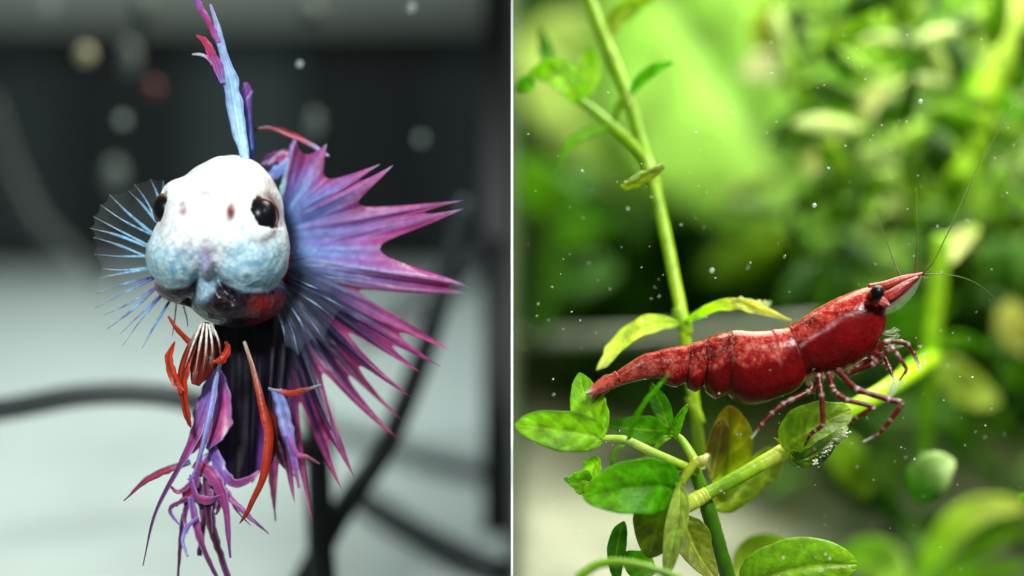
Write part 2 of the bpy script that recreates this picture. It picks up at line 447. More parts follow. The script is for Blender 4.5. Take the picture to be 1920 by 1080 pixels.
# ------------------------------------------------------------------ the fighting fish
def surface_nets(F, org, h):
    s = F < 0
    nx, ny, nz = F.shape
    cnt = np.zeros((nx-1, ny-1, nz-1)); acc = np.zeros((nx-1, ny-1, nz-1, 3))
    corner = [(0, 0, 0), (1, 0, 0), (0, 1, 0), (1, 1, 0), (0, 0, 1), (1, 0, 1), (0, 1, 1), (1, 1, 1)]
    sl = lambda A, c: A[c[0]:nx-1+c[0], c[1]:ny-1+c[1], c[2]:nz-1+c[2]]
    for a in range(8):
        for b in range(a+1, 8):
            ca, cb = corner[a], corner[b]
            if sum(abs(i-j) for i, j in zip(ca, cb)) != 1: continue
            A, B = sl(F, ca), sl(F, cb); x = (A < 0) != (B < 0)
            t = np.where(x, A/(A-B+1e-12), 0)
            for k in range(3): acc[..., k] += np.where(x, ca[k]+t*(cb[k]-ca[k]), 0)
            cnt += x
    act = cnt > 0
    idx = -np.ones(act.shape, int); idx[act] = np.arange(act.sum())
    ijk = np.argwhere(act)
    v = (ijk+acc[act]/cnt[act][:, None])*h+org
    faces = []
    for ax in range(3):
        o = [0, 0, 0]; o[ax] = 1
        A = F[:nx-o[0], :ny-o[1], :nz-o[2]] < 0; B = F[o[0]:, o[1]:, o[2]:] < 0
        e = np.argwhere(A != B)
        u, w2 = [k for k in range(3) if k != ax]
        ok = (e[:, u] > 0) & (e[:, w2] > 0) & (e[:, u] < F.shape[u]-1) & (e[:, w2] < F.shape[w2]-1)
        e = e[ok]
        def g(du, dw):
            q = e.copy(); q[:, u] -= du; q[:, w2] -= dw; return idx[q[:, 0], q[:, 1], q[:, 2]]
        q = np.stack([g(1, 1), g(0, 1), g(0, 0), g(1, 0)], 1)
        flip = A[e[:, 0], e[:, 1], e[:, 2]]
        if ax == 1: flip = ~flip
        q[~flip] = q[~flip][:, ::-1]
        faces.append(q)
    return v, np.vstack(faces)

def fp(px, py, y=0.0): return P(px, py, y)

def head_parts():
    """(centre, radii, blend, pigment) in view-aligned cm, from photo positions"""
    R = lambda *a: np.array(a)
    return [
        (fp(430, 398, .30), R(.41, .62, .43), .05, 'crown'),
        (fp(388, 428, -.10), R(.33, .40, .33), .22, 'face'),
        (fp(334, 374, .05), R(.13, .22, .13), .10, 'crown'),
        (fp(345, 480, .04), R(.285, .42, .265), .13, 'cheek'),
        (fp(468, 472, .03), R(.320, .44, .335), .13, 'cheek'),
        (fp(387, 478, -.30), R(.060, .14, .16), .05, 'lip'),
        (fp(397, 540, .05), R(.15, .26, .16), .06, 'chin'),
        (fp(445, 553, .26), R(.375, .50, .245), .04, 'gill'),
        (fp(362, 535, .22), R(.29, .40, .165), .04, 'gill'),
        (fp(470, 470, 1.0), R(.36, .85, .50), .12, 'body'),
        (fp(510, 480, 1.9), R(.22, .80, .40), .12, 'body'),
    ]
HP = head_parts()
h = .021
lo = np.array([-2.85, -.85, -.62]); hi = np.array([-1.55, 2.9, 1.18])
n3 = ((hi-lo)/h).astype(int)+1
gx, gy, gz = [lo[k]+h*np.arange(n3[k]) for k in range(3)]
X, Y, Z = np.meshgrid(gx, gy, gz, indexing='ij')
def ell(c, r, X, Y, Z):
    q = np.sqrt(((X-c[0])/r[0])**2+((Y-c[1])/r[1])**2+((Z-c[2])/r[2])**2)+1e-6
    g = np.sqrt(((X-c[0])/r[0]**2)**2+((Y-c[1])/r[1]**2)**2+((Z-c[2])/r[2]**2)**2)+1e-6
    return q*(q-1)/g
F = None
for c, r, k, _ in HP:
    d = ell(c, r, X, Y, Z)
    if F is None: F = d
    else:
        hh_ = np.clip(.5+.5*(F-d)/k, 0, 1); F = F*(1-hh_)+d*hh_-k*hh_*(1-hh_)
EYE_R = (fp(487, 406, -.165), .138); EYE_L = (fp(313, 392, -.08), .115)
for c, r in (EYE_R, EYE_L):
    d = np.sqrt((X-c[0])**2+(Y-c[1])**2+(Z-c[2])**2)-r*1.02
    F = np.maximum(F, -d)
PXG = X/(1+Y/D)*K+960; PYG = 540-Z/(1+Y/D)*K
def groove(pts, w0, w1, d0, d1):
    global F
    pts = spline(np.array(pts, float), 24); best = np.full(F.shape, 1e9); dd = np.zeros(F.shape); ww = np.ones(F.shape)
    for k, (x, y) in enumerate(pts):
        t = k/23; q = np.hypot(PXG-x, PYG-y); m_ = q < best
        best = np.where(m_, q, best); dd = np.where(m_, d0+(d1-d0)*t, dd); ww = np.where(m_, w0+(w1-w0)*t, ww)
    F = F+dd*np.exp(-(best/ww)**2)*(Y < .25)
groove([(384, 452), (377, 490), (368, 522), (362, 545), (350, 566)], 4, 9, .012, .075)
groove([(389, 452), (398, 490), (407, 520), (418, 542), (440, 560)], 4, 9, .012, .075)
F = F+.02*(vnoise3(np.stack([X, Y, Z], -1), 14, 5)-.5)*np.exp(-((PXG-396)/30)**2-((PYG-540)/34)**2)*(Y < .25)
groove([(522, 372), (545, 430), (540, 500), (512, 552)], 5, 6, .02, .02)
groove([(340, 380), (347, 388), (348, 404)], 5, 5, .012, .012)
groove([(425, 378), (434, 390), (438, 412)], 5, 5, .012, .012)
F = F+.012*(vnoise3(np.stack([X, Y, Z], -1), 9, 3)-.5)*2
v, f = surface_nets(F, lo, h)
# light smoothing
nb = np.zeros_like(v); cn = np.zeros(len(v))
for a in range(4):
    i, j = f[:, a], f[:, (a+1) % 4]
    np.add.at(nb, i, v[j]); np.add.at(cn, i, 1); np.add.at(nb, j, v[i]); np.add.at(cn, j, 1)
v = v*.5+.5*nb/np.maximum(cn, 1)[:, None]
# pigment
PIG = {'crown': hx('#f4f6f6'), 'face': hx('#f6f6f8'), 'cheek': hx('#b2d4de'), 'lip': hx('#c4c4de'), 'chin': hx('#9cc2d6'), 'gill': hx('#2a0a0e'), 'body': hx('#1c1830')}
wsum = np.zeros(len(v)); col = np.zeros((len(v), 3))
for c, r, k, pg in HP:
    d = ell(c, r, v[:, 0], v[:, 1], v[:, 2])
    wg = np.exp(-np.maximum(d, 0)/.022-np.minimum(d, 0)*0)*np.where(pg in ('gill',), 1, 1)
    col += wg[:, None]*PIG[pg]; wsum += wg
col /= wsum[:, None]+1e-9
pxv = v[:, 0]/(1+v[:, 1]/D)*K+960; pyv = 540-v[:, 2]/(1+v[:, 1]/D)*K
nz1 = vnoise3(v, 7, 11); nz2 = vnoise3(v, 22, 12)
def blend(mask, c):
    global col
    col = col*(1-mask[:, None])+hx(c)*mask[:, None]
front = (v[:, 1] < .35)
def spot(x, y, rx, ry, soft=.5):
    q = np.sqrt(((pxv-x)/rx)**2+((pyv-y)/ry)**2); return np.clip((1-q)/soft, 0, 1)*front
# frontal marks
upper = 1/(1+np.exp((pyv-452)/14)); lower = (pyv > 545)
blend(np.clip(upper*1.0, 0, 1)*front*.75, '#f7f8f8')
for (x, y, rx, ry) in ((343, 392, 11, 19), (433, 396, 12, 24)):
    blend(spot(x, y, rx, ry, .6)*np.clip(nz2*1.0+.4, 0, 1), '#74241a')
blend(spot(385, 362, 30, 10, .8)*.6, '#a86a80')
blend(spot(405, 400, 14, 26, .8)*.35*nz1, '#b06a78')
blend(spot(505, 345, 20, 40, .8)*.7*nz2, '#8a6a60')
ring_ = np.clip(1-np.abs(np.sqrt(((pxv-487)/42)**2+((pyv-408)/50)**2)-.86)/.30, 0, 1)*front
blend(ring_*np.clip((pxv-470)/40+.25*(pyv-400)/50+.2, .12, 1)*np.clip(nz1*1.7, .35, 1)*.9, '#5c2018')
blend(spot(387, 482, 13, 40, .7)*.75, '#a97fb4')
blend(np.clip(spot(340, 505, 70, 60, .5)+spot(475, 505, 80, 62, .5), 0, 1)*np.clip(nz2*1.7-.55, 0, .75), '#5c93b4')
blend(spot(462, 518, 26, 8, .8)*nz2, '#5a4a40')
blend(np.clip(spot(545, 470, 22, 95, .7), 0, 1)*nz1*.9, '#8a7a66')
gm = np.zeros(len(v))
for c, r, k, pg in HP:
    if pg == 'gill': gm = np.maximum(gm, np.exp(-np.maximum(ell(c, r, v[:, 0], v[:, 1], v[:, 2]), 0)/.012))
oth = np.minimum.reduce([ell(c, r, v[:, 0], v[:, 1], v[:, 2]) for c, r, k, pg in HP if pg in ('cheek', 'chin')])
oth2 = np.minimum.reduce([ell(c, r, v[:, 0], v[:, 1], v[:, 2]) for c, r, k, pg in HP if pg == 'gill'])
gm = np.clip((oth-oth2)/.03+.25, 0, 1)*(pyv > 470)*(v[:, 1] < .75)
blend(gm, '#170509')
blend(gm*np.clip((pxv-455)/50, 0, 1)*np.clip(nz1*2.0-.35, 0, 1)*.9, '#9c2212')
blend(gm*np.clip((318-pxv)/30, 0, 1)*.8, '#7c1a18')
blend(gm*np.clip(nz2*2-1.0, 0, 1)*np.clip((470-pxv)/60, 0, 1)*.3, '#4a4a78')
fish = thing('betta_fish', 'white-faced betta fish facing the camera with spiky blue, purple and red fins', 'fish', P(430, 620, .3))
crown_mask = 1/(1+np.exp((430-pyv)/16))
scl = np.clip(1-gm*.9, 0, 1)*(.25+.75*crown_mask)*front
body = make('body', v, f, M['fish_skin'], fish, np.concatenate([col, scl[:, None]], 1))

for (c, r), nm in ((EYE_R, 'eye'), (EYE_L, 'eye')):
    e = ball('eye', c, r, M['eye'], fish, 14, None, (.90, .95, 1.0))
    d = np.array([.35, -.93, .05]) if c[0] > -2.1 else np.array([-.75, -.65, .05])
    t = np.array([0, 0, 1.]); sd = unit(np.cross(d, t)); up = np.cross(sd, d)
    a = np.linspace(0, 2*pi, 40)
    pts = c+d*r*.40+(sd[None]*np.cos(a)[:, None]+up[None]*np.sin(a)[:, None])*r*.91
    vv, ff, cc = tube_data(pts, [.011, .011], 40, 6, ['#2a1a14', '#b07a3a' if c[0] < -2.1 else '#5a2a20', '#2a1a18', '#7a3a28'])
    make('iris_ring', vv, ff, M['iris'], e, cc)

def fan(name, rays, mat, parent, cols_fn, nper=12, nv=46, pw=2.4, thick=.012, ridge=.018, fold=.03, seed=0):
    """finned fan: rays = [(root, mid, tip, web_to_next)], each point (px, py, depth)"""
    curves = []
    for r in rays:
        p0, p1, p2 = [P(*q) for q in r[:3]]
        t = np.linspace(0, 1, 101)[:, None]
        ctrl = 2*p1-.5*p0-.5*p2
        curves.append(p0*(1-t)**2+2*ctrl*t*(1-t)+p2*t*t)
    n = len(rays); U = []; G = []; C = []
    vv = np.linspace(0, 1, nv)
    for k in range(n-1):
        for j in range(nper+(1 if k == n-2 else 0)):
            t = j/nper
            web = rays[k][3]
            lim = web+(1-web)*abs(2*t-1)**pw
            # each half follows its own ray near the tips
            s = vv*lim*100
            i0 = np.minimum(s.astype(int), 99); fr = (s-i0)[:, None]
            a = curves[k][i0]*(1-fr)+curves[k][i0+1]*fr; b = curves[k+1][i0]*(1-fr)+curves[k+1][i0+1]*fr
            p = a*(1-t)+b*t
            u = k+t
            p = p.copy()
            p[:, 1] += (ridge*cos(2*pi*t)*-1+ridge*.35*np.cos(6*pi*t+3*vv))*np.clip(vv*3, 0, 1)+fold*np.sin(u*2.1+seed)*vv+.4*fold*np.sin(u*5.3+vv*6+seed)*vv+.35*fold*vnoise(u*4.0+vv*7, seed+2)*np.clip(vv*4, 0, 1)
            G.append(p); C.append(cols_fn(u, vv*lim, lim, vv)); U.append(u)
    G = np.array(G); C = np.array(C)
    tk = thick*(1-.55*vv)[None, :]*np.ones((len(G), 1))
    v, f, c = sheet(G, tk, C)
    return make(name, v, f, mat, parent, c)

def mixc(a, b, t): return a*(1-t)[:, None]+b*t[:, None]
BLUE, LILAC, PINK, RED, NAVY, PURP, MAG = [hx(x) for x in ('#86aaea', '#aa92e0', '#cc5cae', '#bc2040', '#0a0c26', '#4a2878', '#8a2268')]
def caudal_cols(u, s, lim, vv):
    top = np.clip((9.0-u)/3.0, 0, 1)
    base = BLUE*top+NAVY*(1-top)
    mid = LILAC*top+(PURP*.55)*(1-top)
    rim = (PINK*.5+RED*.5)*(1-.3*top)+PINK*.3*top
    n = vnoise(np.full_like(s, u*3.3)+s*1.2, 5); n2 = vnoise(np.full_like(s, u*11.1)+s*2.0, 6)
    q = np.clip(s*1.25+.26*n-.22*(1-top), 0, 1)
    c = mixc(np.tile(base, (len(s), 1)), np.tile(mid, (len(s), 1)), np.clip(q*2.0, 0, 1))
    c = mixc(c, np.tile(PINK*(.55+.45*top)+MAG*.25*(1-top), (len(s), 1)), np.clip((q-.38)*2.2, 0, 1)*(.75+.25*n2))
    edge = np.clip((vv-.62)/.36, 0, 1)**1.5*np.clip(1.15-lim*.35, 0, 1)
    c = mixc(c, np.tile(rim, (len(s), 1)), np.clip(edge*(.85+.35*n), 0, 1))
    stre = np.clip(n2*1.5-.3, 0, 1)*np.clip(1-s*1.0, 0, 1)*top
    c = mixc(c, np.tile(hx('#bfe0f6'), (len(s), 1)), stre*.8)
    tip = np.clip((s-.90)/.10, 0, 1)*(1 if u < 8 else .0)
    c = mixc(c, np.tile(hx('#a9c4e6'), (len(s), 1)), tip*.8)
    fr_ = u % 1
    br = np.minimum(np.abs(fr_-.5)+.10*np.clip(s-.3, 0, 1), 1)
    line = np.exp(-(min(fr_, 1-fr_)/.05)**2)+.7*np.exp(-((abs(fr_-.25+.0*s))/.035)**2)*(s > .2)+.7*np.exp(-((abs(fr_-.75))/.035)**2)*(s > .2)
    c = mixc(c, np.tile(hx('#c4d8f4')*(.35+.65*top), (len(s), 1)), np.clip(line*.38*np.clip(1.15-s, 0, 1), 0, 1))
    dk_ = np.exp(-((abs(fr_-.12))/.05)**2)+np.exp(-((abs(fr_-.62))/.06)**2)
    c = c*(1-.26*dk_*np.clip(1.3-s, 0, 1))[:, None]
    return c*(.92+.14*n2[:, None])
YR, YT = .85, .40
CR = [((533, 395), (538, 330), (556, 264), .82), ((536, 398), (575, 330), (613, 270), .60), ((538, 405), (622, 360), (713, 309), .74),
      ((540, 412), (632, 370), (738, 310), .55), ((542, 430), (690, 407), (870, 375), .80), ((542, 440), (695, 428), (872, 391), .56),
      ((545, 480), (690, 503), (884, 537), .90), ((545, 492), (690, 528), (878, 548), .46), ((545, 500), (680, 572), (846, 657), .74),
      ((543, 510), (670, 597), (827, 687), .76), ((540, 515), (655, 606), (788, 699), .52), ((538, 520), (640, 635), (772, 745), .66),
      ((535, 525), (632, 662), (755, 789), .62), ((532, 530), (618, 682), (746, 822), .50), ((530, 540), (590, 720), (665, 893), .76),
      ((528, 545), (575, 745), (642, 919), .50), ((520, 550), (545, 765), (586, 979), .70), ((515, 550), (532, 775), (554, 944), .72), ((508, 550), (512, 770), (515, 977), 1)]
def dep(k): return .20*sin(k*.9)
fan('caudal_fin', [((*r[0], YR), (*r[1], .60+.10*sin(k*1.7)), (*r[2], YT+.12*sin(k*1.1)), r[3]) for k, r in enumerate(CR)], M['fin'], fish, caudal_cols, nper=24, nv=64, pw=2.2, ridge=.018, fold=.05)

# anal fin: dark inner sheet plus hanging folds
def dark_cols(u, s, lim, vv):
    n2 = vnoise(np.full_like(s, u*7.1)+s, 8)
    c = np.tile(hx('#120a1c'), (len(s), 1))
    pu = np.clip((u-2.1)/.8, 0, 1)*np.clip((s-.45)/.3, 0, 1)
    c = mixc(c, np.tile(hx('#7a4aa0'), (len(s), 1)), np.full_like(s, 1)*pu)
    return c*(1+.7*n2[:, None])
an = fan('anal_fin', [((398, 560, .55), (405, 760, .5), (402, 890, .42), .96), ((445, 560, .62), (448, 770, .62), (445, 912, .60), .95), ((480, 560, .62), (480, 775, .62), (474, 905, .58), .96), ((515, 560, .6), (505, 770, .5), (497, 880, .42), .95), ((540, 560, .62), (530, 740, .58), (520, 830, .55), .95)],
         M['fin_dark'], fish, dark_cols, nper=12, nv=40, pw=2, ridge=.01, fold=.02)
def fold(pts, half, cols, y, parent=an, mat='fin', name='fin_ribbon', **kw):
    if np.ndim(y) == 0: y = [y]*len(pts)
    ys = np.interp(np.linspace(0, 1, len(pts)), np.linspace(0, 1, len(y)), y)
    kw.setdefault('thick', .007); kw.setdefault('n', 46); kw.setdefault('m', 17); kw.setdefault('streak', .6); kw.setdefault('cup', .15); kw.setdefault('edge_col', '#b49cd8' if parent is an else None); kw.setdefault('wave', .22); kw.setdefault('rag', .22); kw.setdefault('twist', .5*sin(kw.get('seed', 0)*2.3))
    return blade(name, [P(px, py, d) for (px, py), d in zip(pts, ys)], [x/K for x in half], cols, M[mat], parent, **kw)
vi, pk, rd, lb, dr = '#9a78cc', '#b8529a', '#b03050', '#a9b4ea', '#5a1828'
fold([(412, 680), (385, 755), (360, 825), (330, 885), (290, 965), (268, 1061)], [4, 15, 15, 7, 4, 2], [vi, vi, pk, '#7a3a78', '#6a3468', '#4a2a50'], [.3, .2, .15], seed=1, roll=.5)
fold([(410, 680), (399, 753), (380, 838), (361, 898)], [3, 7, 7, 1.5], [lb, lb, '#9aa4e0', vi], .12, seed=2, roll=-.3)
fold([(407, 680), (419, 750), (412, 803), (388, 842)], [5, 16, 18, 5], [vi, pk, '#b84a86', '#8a4a9a'], [.35, .28, .25], seed=3, roll=.2)
fold([(396, 700), (386, 760), (376, 815), (352, 850)], [6, 20, 20, 6], ['#8a6ac4', '#a060b4', rd, pk], [.38, .32, .3], seed=4)
fold([(392, 828), (411, 878), (437, 905), (468, 898), (486, 882)], [10, 13, 9, 6, 1.5], ['#7a55b4', vi, '#a24a94', pk, '#b87ab0'], [.35, .25, .3], seed=5, roll=.4)
fold([(366, 866), (400, 896), (421, 945), (432, 1046)], [12, 15, 9, 2], [rd, pk, pk, '#7a4a86'], [.3, .2, .2], seed=6)
fold([(357, 866), (316, 880), (273, 902), (232, 939)], [5, 8, 6, 1], ['#c8d0f0', rd, '#a83a5a', '#8a3a5a'], [.3, .2, .1], seed=7)
fold([(357, 930), (369, 990), (389, 1046), (412, 1092)], [6, 8, 5, 3], [vi, pk, '#7a3a6a', '#5a3058'], .25, seed=8)
fold([(352, 930), (340, 1000), (333, 1092)], [6, 5, 2.5], ['#7a3a78', '#6a2a50', '#4a2440'], .3, seed=9)
fold([(386, 920), (382, 980), (374, 1042)], [7, 6, 5], ['#8a4a86', dr, '#3a1420'], .35, seed=10)
fold([(388, 930), (396, 985), (410, 1030), (430, 1092)], [11, 8, 7, 6], ['#4a1838', dr, '#4a1830', '#7a3a70'], .28, seed=11)
fold([(372, 968), (350, 990), (343, 1015), (352, 1044)], [3, 5, 4, 2], [vi, vi, lb, '#b9a0d8'], .2, seed=12)
fold([(420, 922), (461, 963), (504, 1001)], [7, 5, 1], [pk, '#8a4a8a', '#4a3048'], [.25, .2], seed=13)
fold([(352, 934), (320, 952), (325, 970), (338, 985)], [4, 4, 3, 1.5], ['#7a3a70', '#7a3060', vi, vi], .25, seed=14)
fold([(357, 890), (367, 930), (392, 938), (414, 930)], [3, 10, 9, 3], ['#8a6ac4', pk, '#b04a80', '#8a3a70'], .22, seed=15, roll=.6)
fold([(319, 912), (336, 922), (362, 900)], [2, 5, 3], [rd, pk, '#7a3a70'], .22, seed=16)
fold([(362, 895), (368, 920), (378, 945), (380, 975)], [12, 16, 11, 4], ['#6a4aa4', '#6a2a60', '#5a2048', '#3a1430'], .36, seed=17)
fold([(400, 880), (404, 915), (396, 955), (390, 985)], [11, 14, 9, 3], ['#7a4a9a', '#8a3a70', '#4a1a38', '#2a1020'], .34, seed=18)
for k, (pts_, hw_, cl_) in enumerate((([(392, 850), (372, 890), (352, 925), (330, 950)], [8, 18, 14, 3], ['#7a4aa8', '#8a4a9a', rd, pk]), ([(398, 852), (408, 895), (414, 935), (405, 965)], [8, 16, 13, 3], ['#6a3a90', '#94488c', '#7a2a58', dr]), ([(382, 858), (386, 900), (392, 948), (398, 1000)], [9, 17, 11, 2], ['#8458b0', '#a8508c', '#7c3068', '#5a2048']), ([(372, 905), (352, 940), (346, 975), (352, 1000)], [5, 9, 6, 2], [vi, pk, '#8a3a70', vi]), ([(404, 900), (430, 930), (446, 960), (470, 985)], [6, 8, 5, 1], [pk, '#8a3a68', '#5a2848', '#4a2840']))):
    fold(pts_, [x_*.62 for x_ in hw_], cl_, [.36, .3, .26], seed=70+k, wave=.4, rag=.4, roll=.3*(-1)**k)
# lowest tail tips crossing in front
fold([(514, 830), (528, 866), (553, 893)], [9, 6, 1], ['#3a1024', '#5a1830', '#4a1830'], .4, seed=21)
fold([(540, 815), (556, 850), (575, 856), (600, 870)], [6, 5, 3, 1], [vi, pk, rd, '#8a5a6a'], .4, seed=22)
fold([(520, 730), (534, 790), (548, 850), (560, 915)], [10, 13, 9, 2], ['#8a9ae0', lb, vi, pk], .42, seed=23)
fold([(505, 860), (510, 910), (517, 978)], [7, 5, 1], [dr, '#6a2a3a', '#5a3a44'], .45, seed=24)

# ventral fins
og, wt = '#c23a1c', '#e8e2d8'
vl = fold([(388, 604), (384, 640), (380, 680), (366, 722)], [5, 20, 26, 8], ['#3a1014', '#4a1014', '#5c1414', '#7a1c16'], .06, fish, name='ventral_fin', seed=30)
for k, (a_, b_, c_, hw_) in enumerate((((378, 606), (362, 645), (346, 692), 5), ((383, 606), (373, 655), (364, 712), 4), ((388, 607), (386, 655), (380, 700), 3.5), ((392, 608), (398, 648), (397, 692), 3.5), ((397, 609), (410, 640), (414, 676), 4))):
    tube('fin_ray', [P(*a_, -.01), P(*b_, -.05), P(*c_, -.02)], np.array([2.4, 2.6, 1.8, .8])/K, M['fin_ray'], vl, 20, 6, [wt, '#e0d4c8', ['#d8ccc0', '#c89080', '#b87868', '#a86858', '#a04030'][k], ['#a83420', '#8c2a1c', '#7a2018', '#7a2018', '#b0341c'][k]], .3)
fold([(374, 612), (356, 655), (341, 715), (349, 775), (358, 802)], [3, 9, 14, 9, 2], [wt, '#9a3020', og, og, '#a02a20'], .0, vl, roll=.3, seed=31)
fold([(328, 640), (317, 672), (328, 712), (345, 735)], [1.5, 8, 8, 8], [og, '#d0421c', og, og], -.02, vl, seed=32)
fold([(315, 593), (335, 620), (360, 645), (378, 655)], [2, 5, 6, 3], [og, '#b83a24', '#9a2a20'], .12, vl, seed=33)
fold([(400, 678), (416, 674), (427, 655), (424, 640)], [3, 8, 6, 3], [og, og, '#b83420', '#7a2018'], -.02, vl, seed=34)
vr = fold([(458, 640), (470, 678), (489, 752), (504, 812), (496, 886), (467, 954), (449, 982)], [3, 4, 7.5, 10.5, 8.5, 4.5, 1], [wt, '#c88a70', og, '#c43a1e', og, '#a83424', '#8a2a24'], [.05, -.05, -.1, -.05], fish, name='ventral_fin', n=60, seed=35, roll=.2)
fold([(503, 728), (538, 737), (570, 732), (602, 721)], [2, 6, 5, 1], ['#8ab0c8', og, '#b85a3a', '#9ac4d8'], [.0, -.05, -.1], vr, seed=36)
fold([(500, 760), (510, 790), (514, 830), (508, 870)], [3, 9, 8, 2], ['#7a1a1a', '#8a2018', '#6a1818', '#4a1018'], .08, vr, seed=37)

# dorsal fin
ds = fold([(460, 304), (448, 245), (441, 200), (432, 150), (417, 95), (405, 40), (394, 8)], [9, 13, 15, 14, 8, 5, 2], ['#b9d6ec', '#c2def2', '#b0d0f0', '#a9c8ee', '#a8bce4', '#b0b8dc', '#9aa0d0'], [.25, .2, .12, .1], fish, name='dorsal_fin', n=60, seed=41, roll=.25, streak=.5, edge_col='#9fb8e6')
fold([(470, 300), (466, 250), (463, 205), (462, 170), (460, 155)], [9, 11, 11, 9, 4], ['#28306a', '#3a4a92', '#5a4a9c', '#8a5aa8', '#a06ab0'], [.5, .42, .35], ds, seed=42, roll=-.3, streak=.6)
fold([(472, 170), (467, 190), (470, 230), (474, 280)], [3, 5, 4, 3], ['#b080c8', '#7a5aa8', '#4a4a8c', '#5a7ac0'], .38, ds, seed=43)
fold([(362, -12), (378, 18), (395, 48), (409, 80)], [4, 6, 6, 5], ['#8a68b8', '#b058a8', '#b04a8a', '#9a6ab8'], [.05, .1], ds, seed=44)
fold([(368, 66), (384, 76), (396, 100), (408, 125), (417, 156)], [1.5, 6, 9, 9, 4], ['#b84a70', '#c04468', '#b84a86', '#a860a8', '#9a80c8'], [.05, .12], ds, seed=45)
fold([(360, 102), (374, 102), (388, 107), (400, 120)], [1.5, 3, 3.5, 4], ['#a0a0a4', '#b9b4c0', '#a890b8', '#a870a8'], .1, ds, seed=46)
fold([(476, 243), (505, 240), (535, 248), (565, 262), (592, 276), (617, 293)], [3, 4, 5, 5, 4, 2], ['#3a1a30', '#6a1a34', '#9a2440', '#b03a5a', '#a890c0', '#a8a0c8'], [.6, .6, .55], ds, seed=48)
fold([(484, 312), (505, 300), (528, 292), (556, 284)], [4, 12, 11, 5], ['#2a1a3a', '#6a3a80', '#a84a88', '#b85a90'], .68, ds, seed=49)
fold([(496, 338), (515, 325), (533, 312), (546, 292)], [3, 12, 11, 4], ['#5a60a8', '#7a86c8', '#9ab0e0', '#a8b4e0'], .66, ds, seed=50)
fold([(545, 295), (549, 275), (552, 258)], [6, 6, 1], ['#8a8ad0', '#a08ac8', '#9a6aa8'], .6, ds, seed=51)
fold([(524, 385), (532, 345), (545, 300)], [3, 5, 3], ['#9ad0ec', '#b9e0f4', '#a0c4e8'], .6, ds, seed=52)

# pectoral fins: thin bright rays, clear web
PR = [((308, 358), (306, 338)), ((299, 378), (282, 336)), ((290, 408), (252, 345)), ((290, 412), (241, 358)), ((279, 432), (204, 364)), ((277, 436), (188, 384)), ((270, 456), (175, 406)),
      ((268, 460), (169, 428)), ((266, 478), (175, 445)), ((266, 480), (177, 477)), ((271, 503), (190, 504)), ((272, 506), (186, 521)), ((277, 523), (178, 551)), ((278, 527), (178, 578)),
      ((286, 541), (195, 591)), ((288, 544), (201, 617)), ((300, 556), (225, 627)), ((302, 558), (230, 649)), ((317, 567), (266, 654)), ((330, 575), (323, 630)), ((345, 578), (352, 612))]
prs = []
for k, (a, b) in enumerate(PR):
    # neighbours share a root: the split ray of a fin
    ex = ((a[0]-b[0])*.12, (a[1]-b[1])*.12)
    prs.append(((a[0]+ex[0], a[1]+ex[1], .34), ((a[0]+b[0])/2+2*sin(k), (a[1]+b[1])/2+3*cos(k*1.3), .25+.05*sin(k)), (b[0], b[1], .14+.06*sin(k*1.4)), .95))
clear_c = lambda u, s, lim, vv: np.tile(hx('#b9c4c8'), (len(s), 1))
pf = fan('pectoral_fin', prs, M['fin_clear'], fish, clear_c, nper=6, nv=16, pw=2, ridge=.004, fold=.01, thick=.004)
ray_c = ['#7fb0d8', '#9ad0ee', '#8ac0e6', '#8fa8c8', '#8a9aa8', '#6a747c']
for k, r in enumerate(prs):
    low = 1 if k > 11 else 0
    if k > 18: cc_ = ['#2a2430', '#3a3440', '#4a4a54']
    elif low: cc_ = ['#33346a', '#5a6ab0', '#8ab8e8', '#6a7aa8', '#8ab0d0', '#5a5a60']
    else: cc_ = ray_c
    p0, p1, p2 = P(*r[0]), P(*r[1]), P(*r[2])
    tube('fin_ray', [p0, p1, p2], [.011+.004*sin(k*2.1), .008+.003*cos(k*1.7), .0018] if k < 19 else [.006, .005, .003], M['fin_ray'], pf, 20, 6, cc_, .35)
PR2 = [((546, 488), (560, 455)), ((550, 492), (600, 470)), ((552, 500), (640, 500)), ((552, 510), (655, 525)), ((552, 520), (612, 548)), ((552, 530), (648, 578)), ((550, 540), (628, 598)), ((546, 548), (610, 640)),
       ((540, 556), (580, 640)), ((532, 565), (560, 668)), ((524, 572), (536, 650))]
prs2 = [((a[0]-12, a[1]-3, .42), ((a[0]+b[0])/2, (a[1]+b[1])/2+2*sin(k*2), .36), (b[0], b[1], .32+.04*sin(k)), .94) for k, (a, b) in enumerate(PR2)]
pf2 = fan('pectoral_fin', prs2, surface('fin_clear_dark', (.25, .28, .42), .3, .1, alpha=.04), fish, clear_c, nper=6, nv=14, pw=2, ridge=.004, fold=.01, thick=.004)
for k, r in enumerate(prs2):
    tube('fin_ray', [P(*q) for q in r[:3]], [.004+.002*sin(k*2.7), .005, .0015], M['fin_ray'], pf2, 26, 5, [['#20264e', '#3a4a86', '#9cc0e0', '#3a4880', '#2a3060'], ['#1c2048', '#28306a', '#3a4884', '#8ab0d8', '#303870']][k % 2], .6)

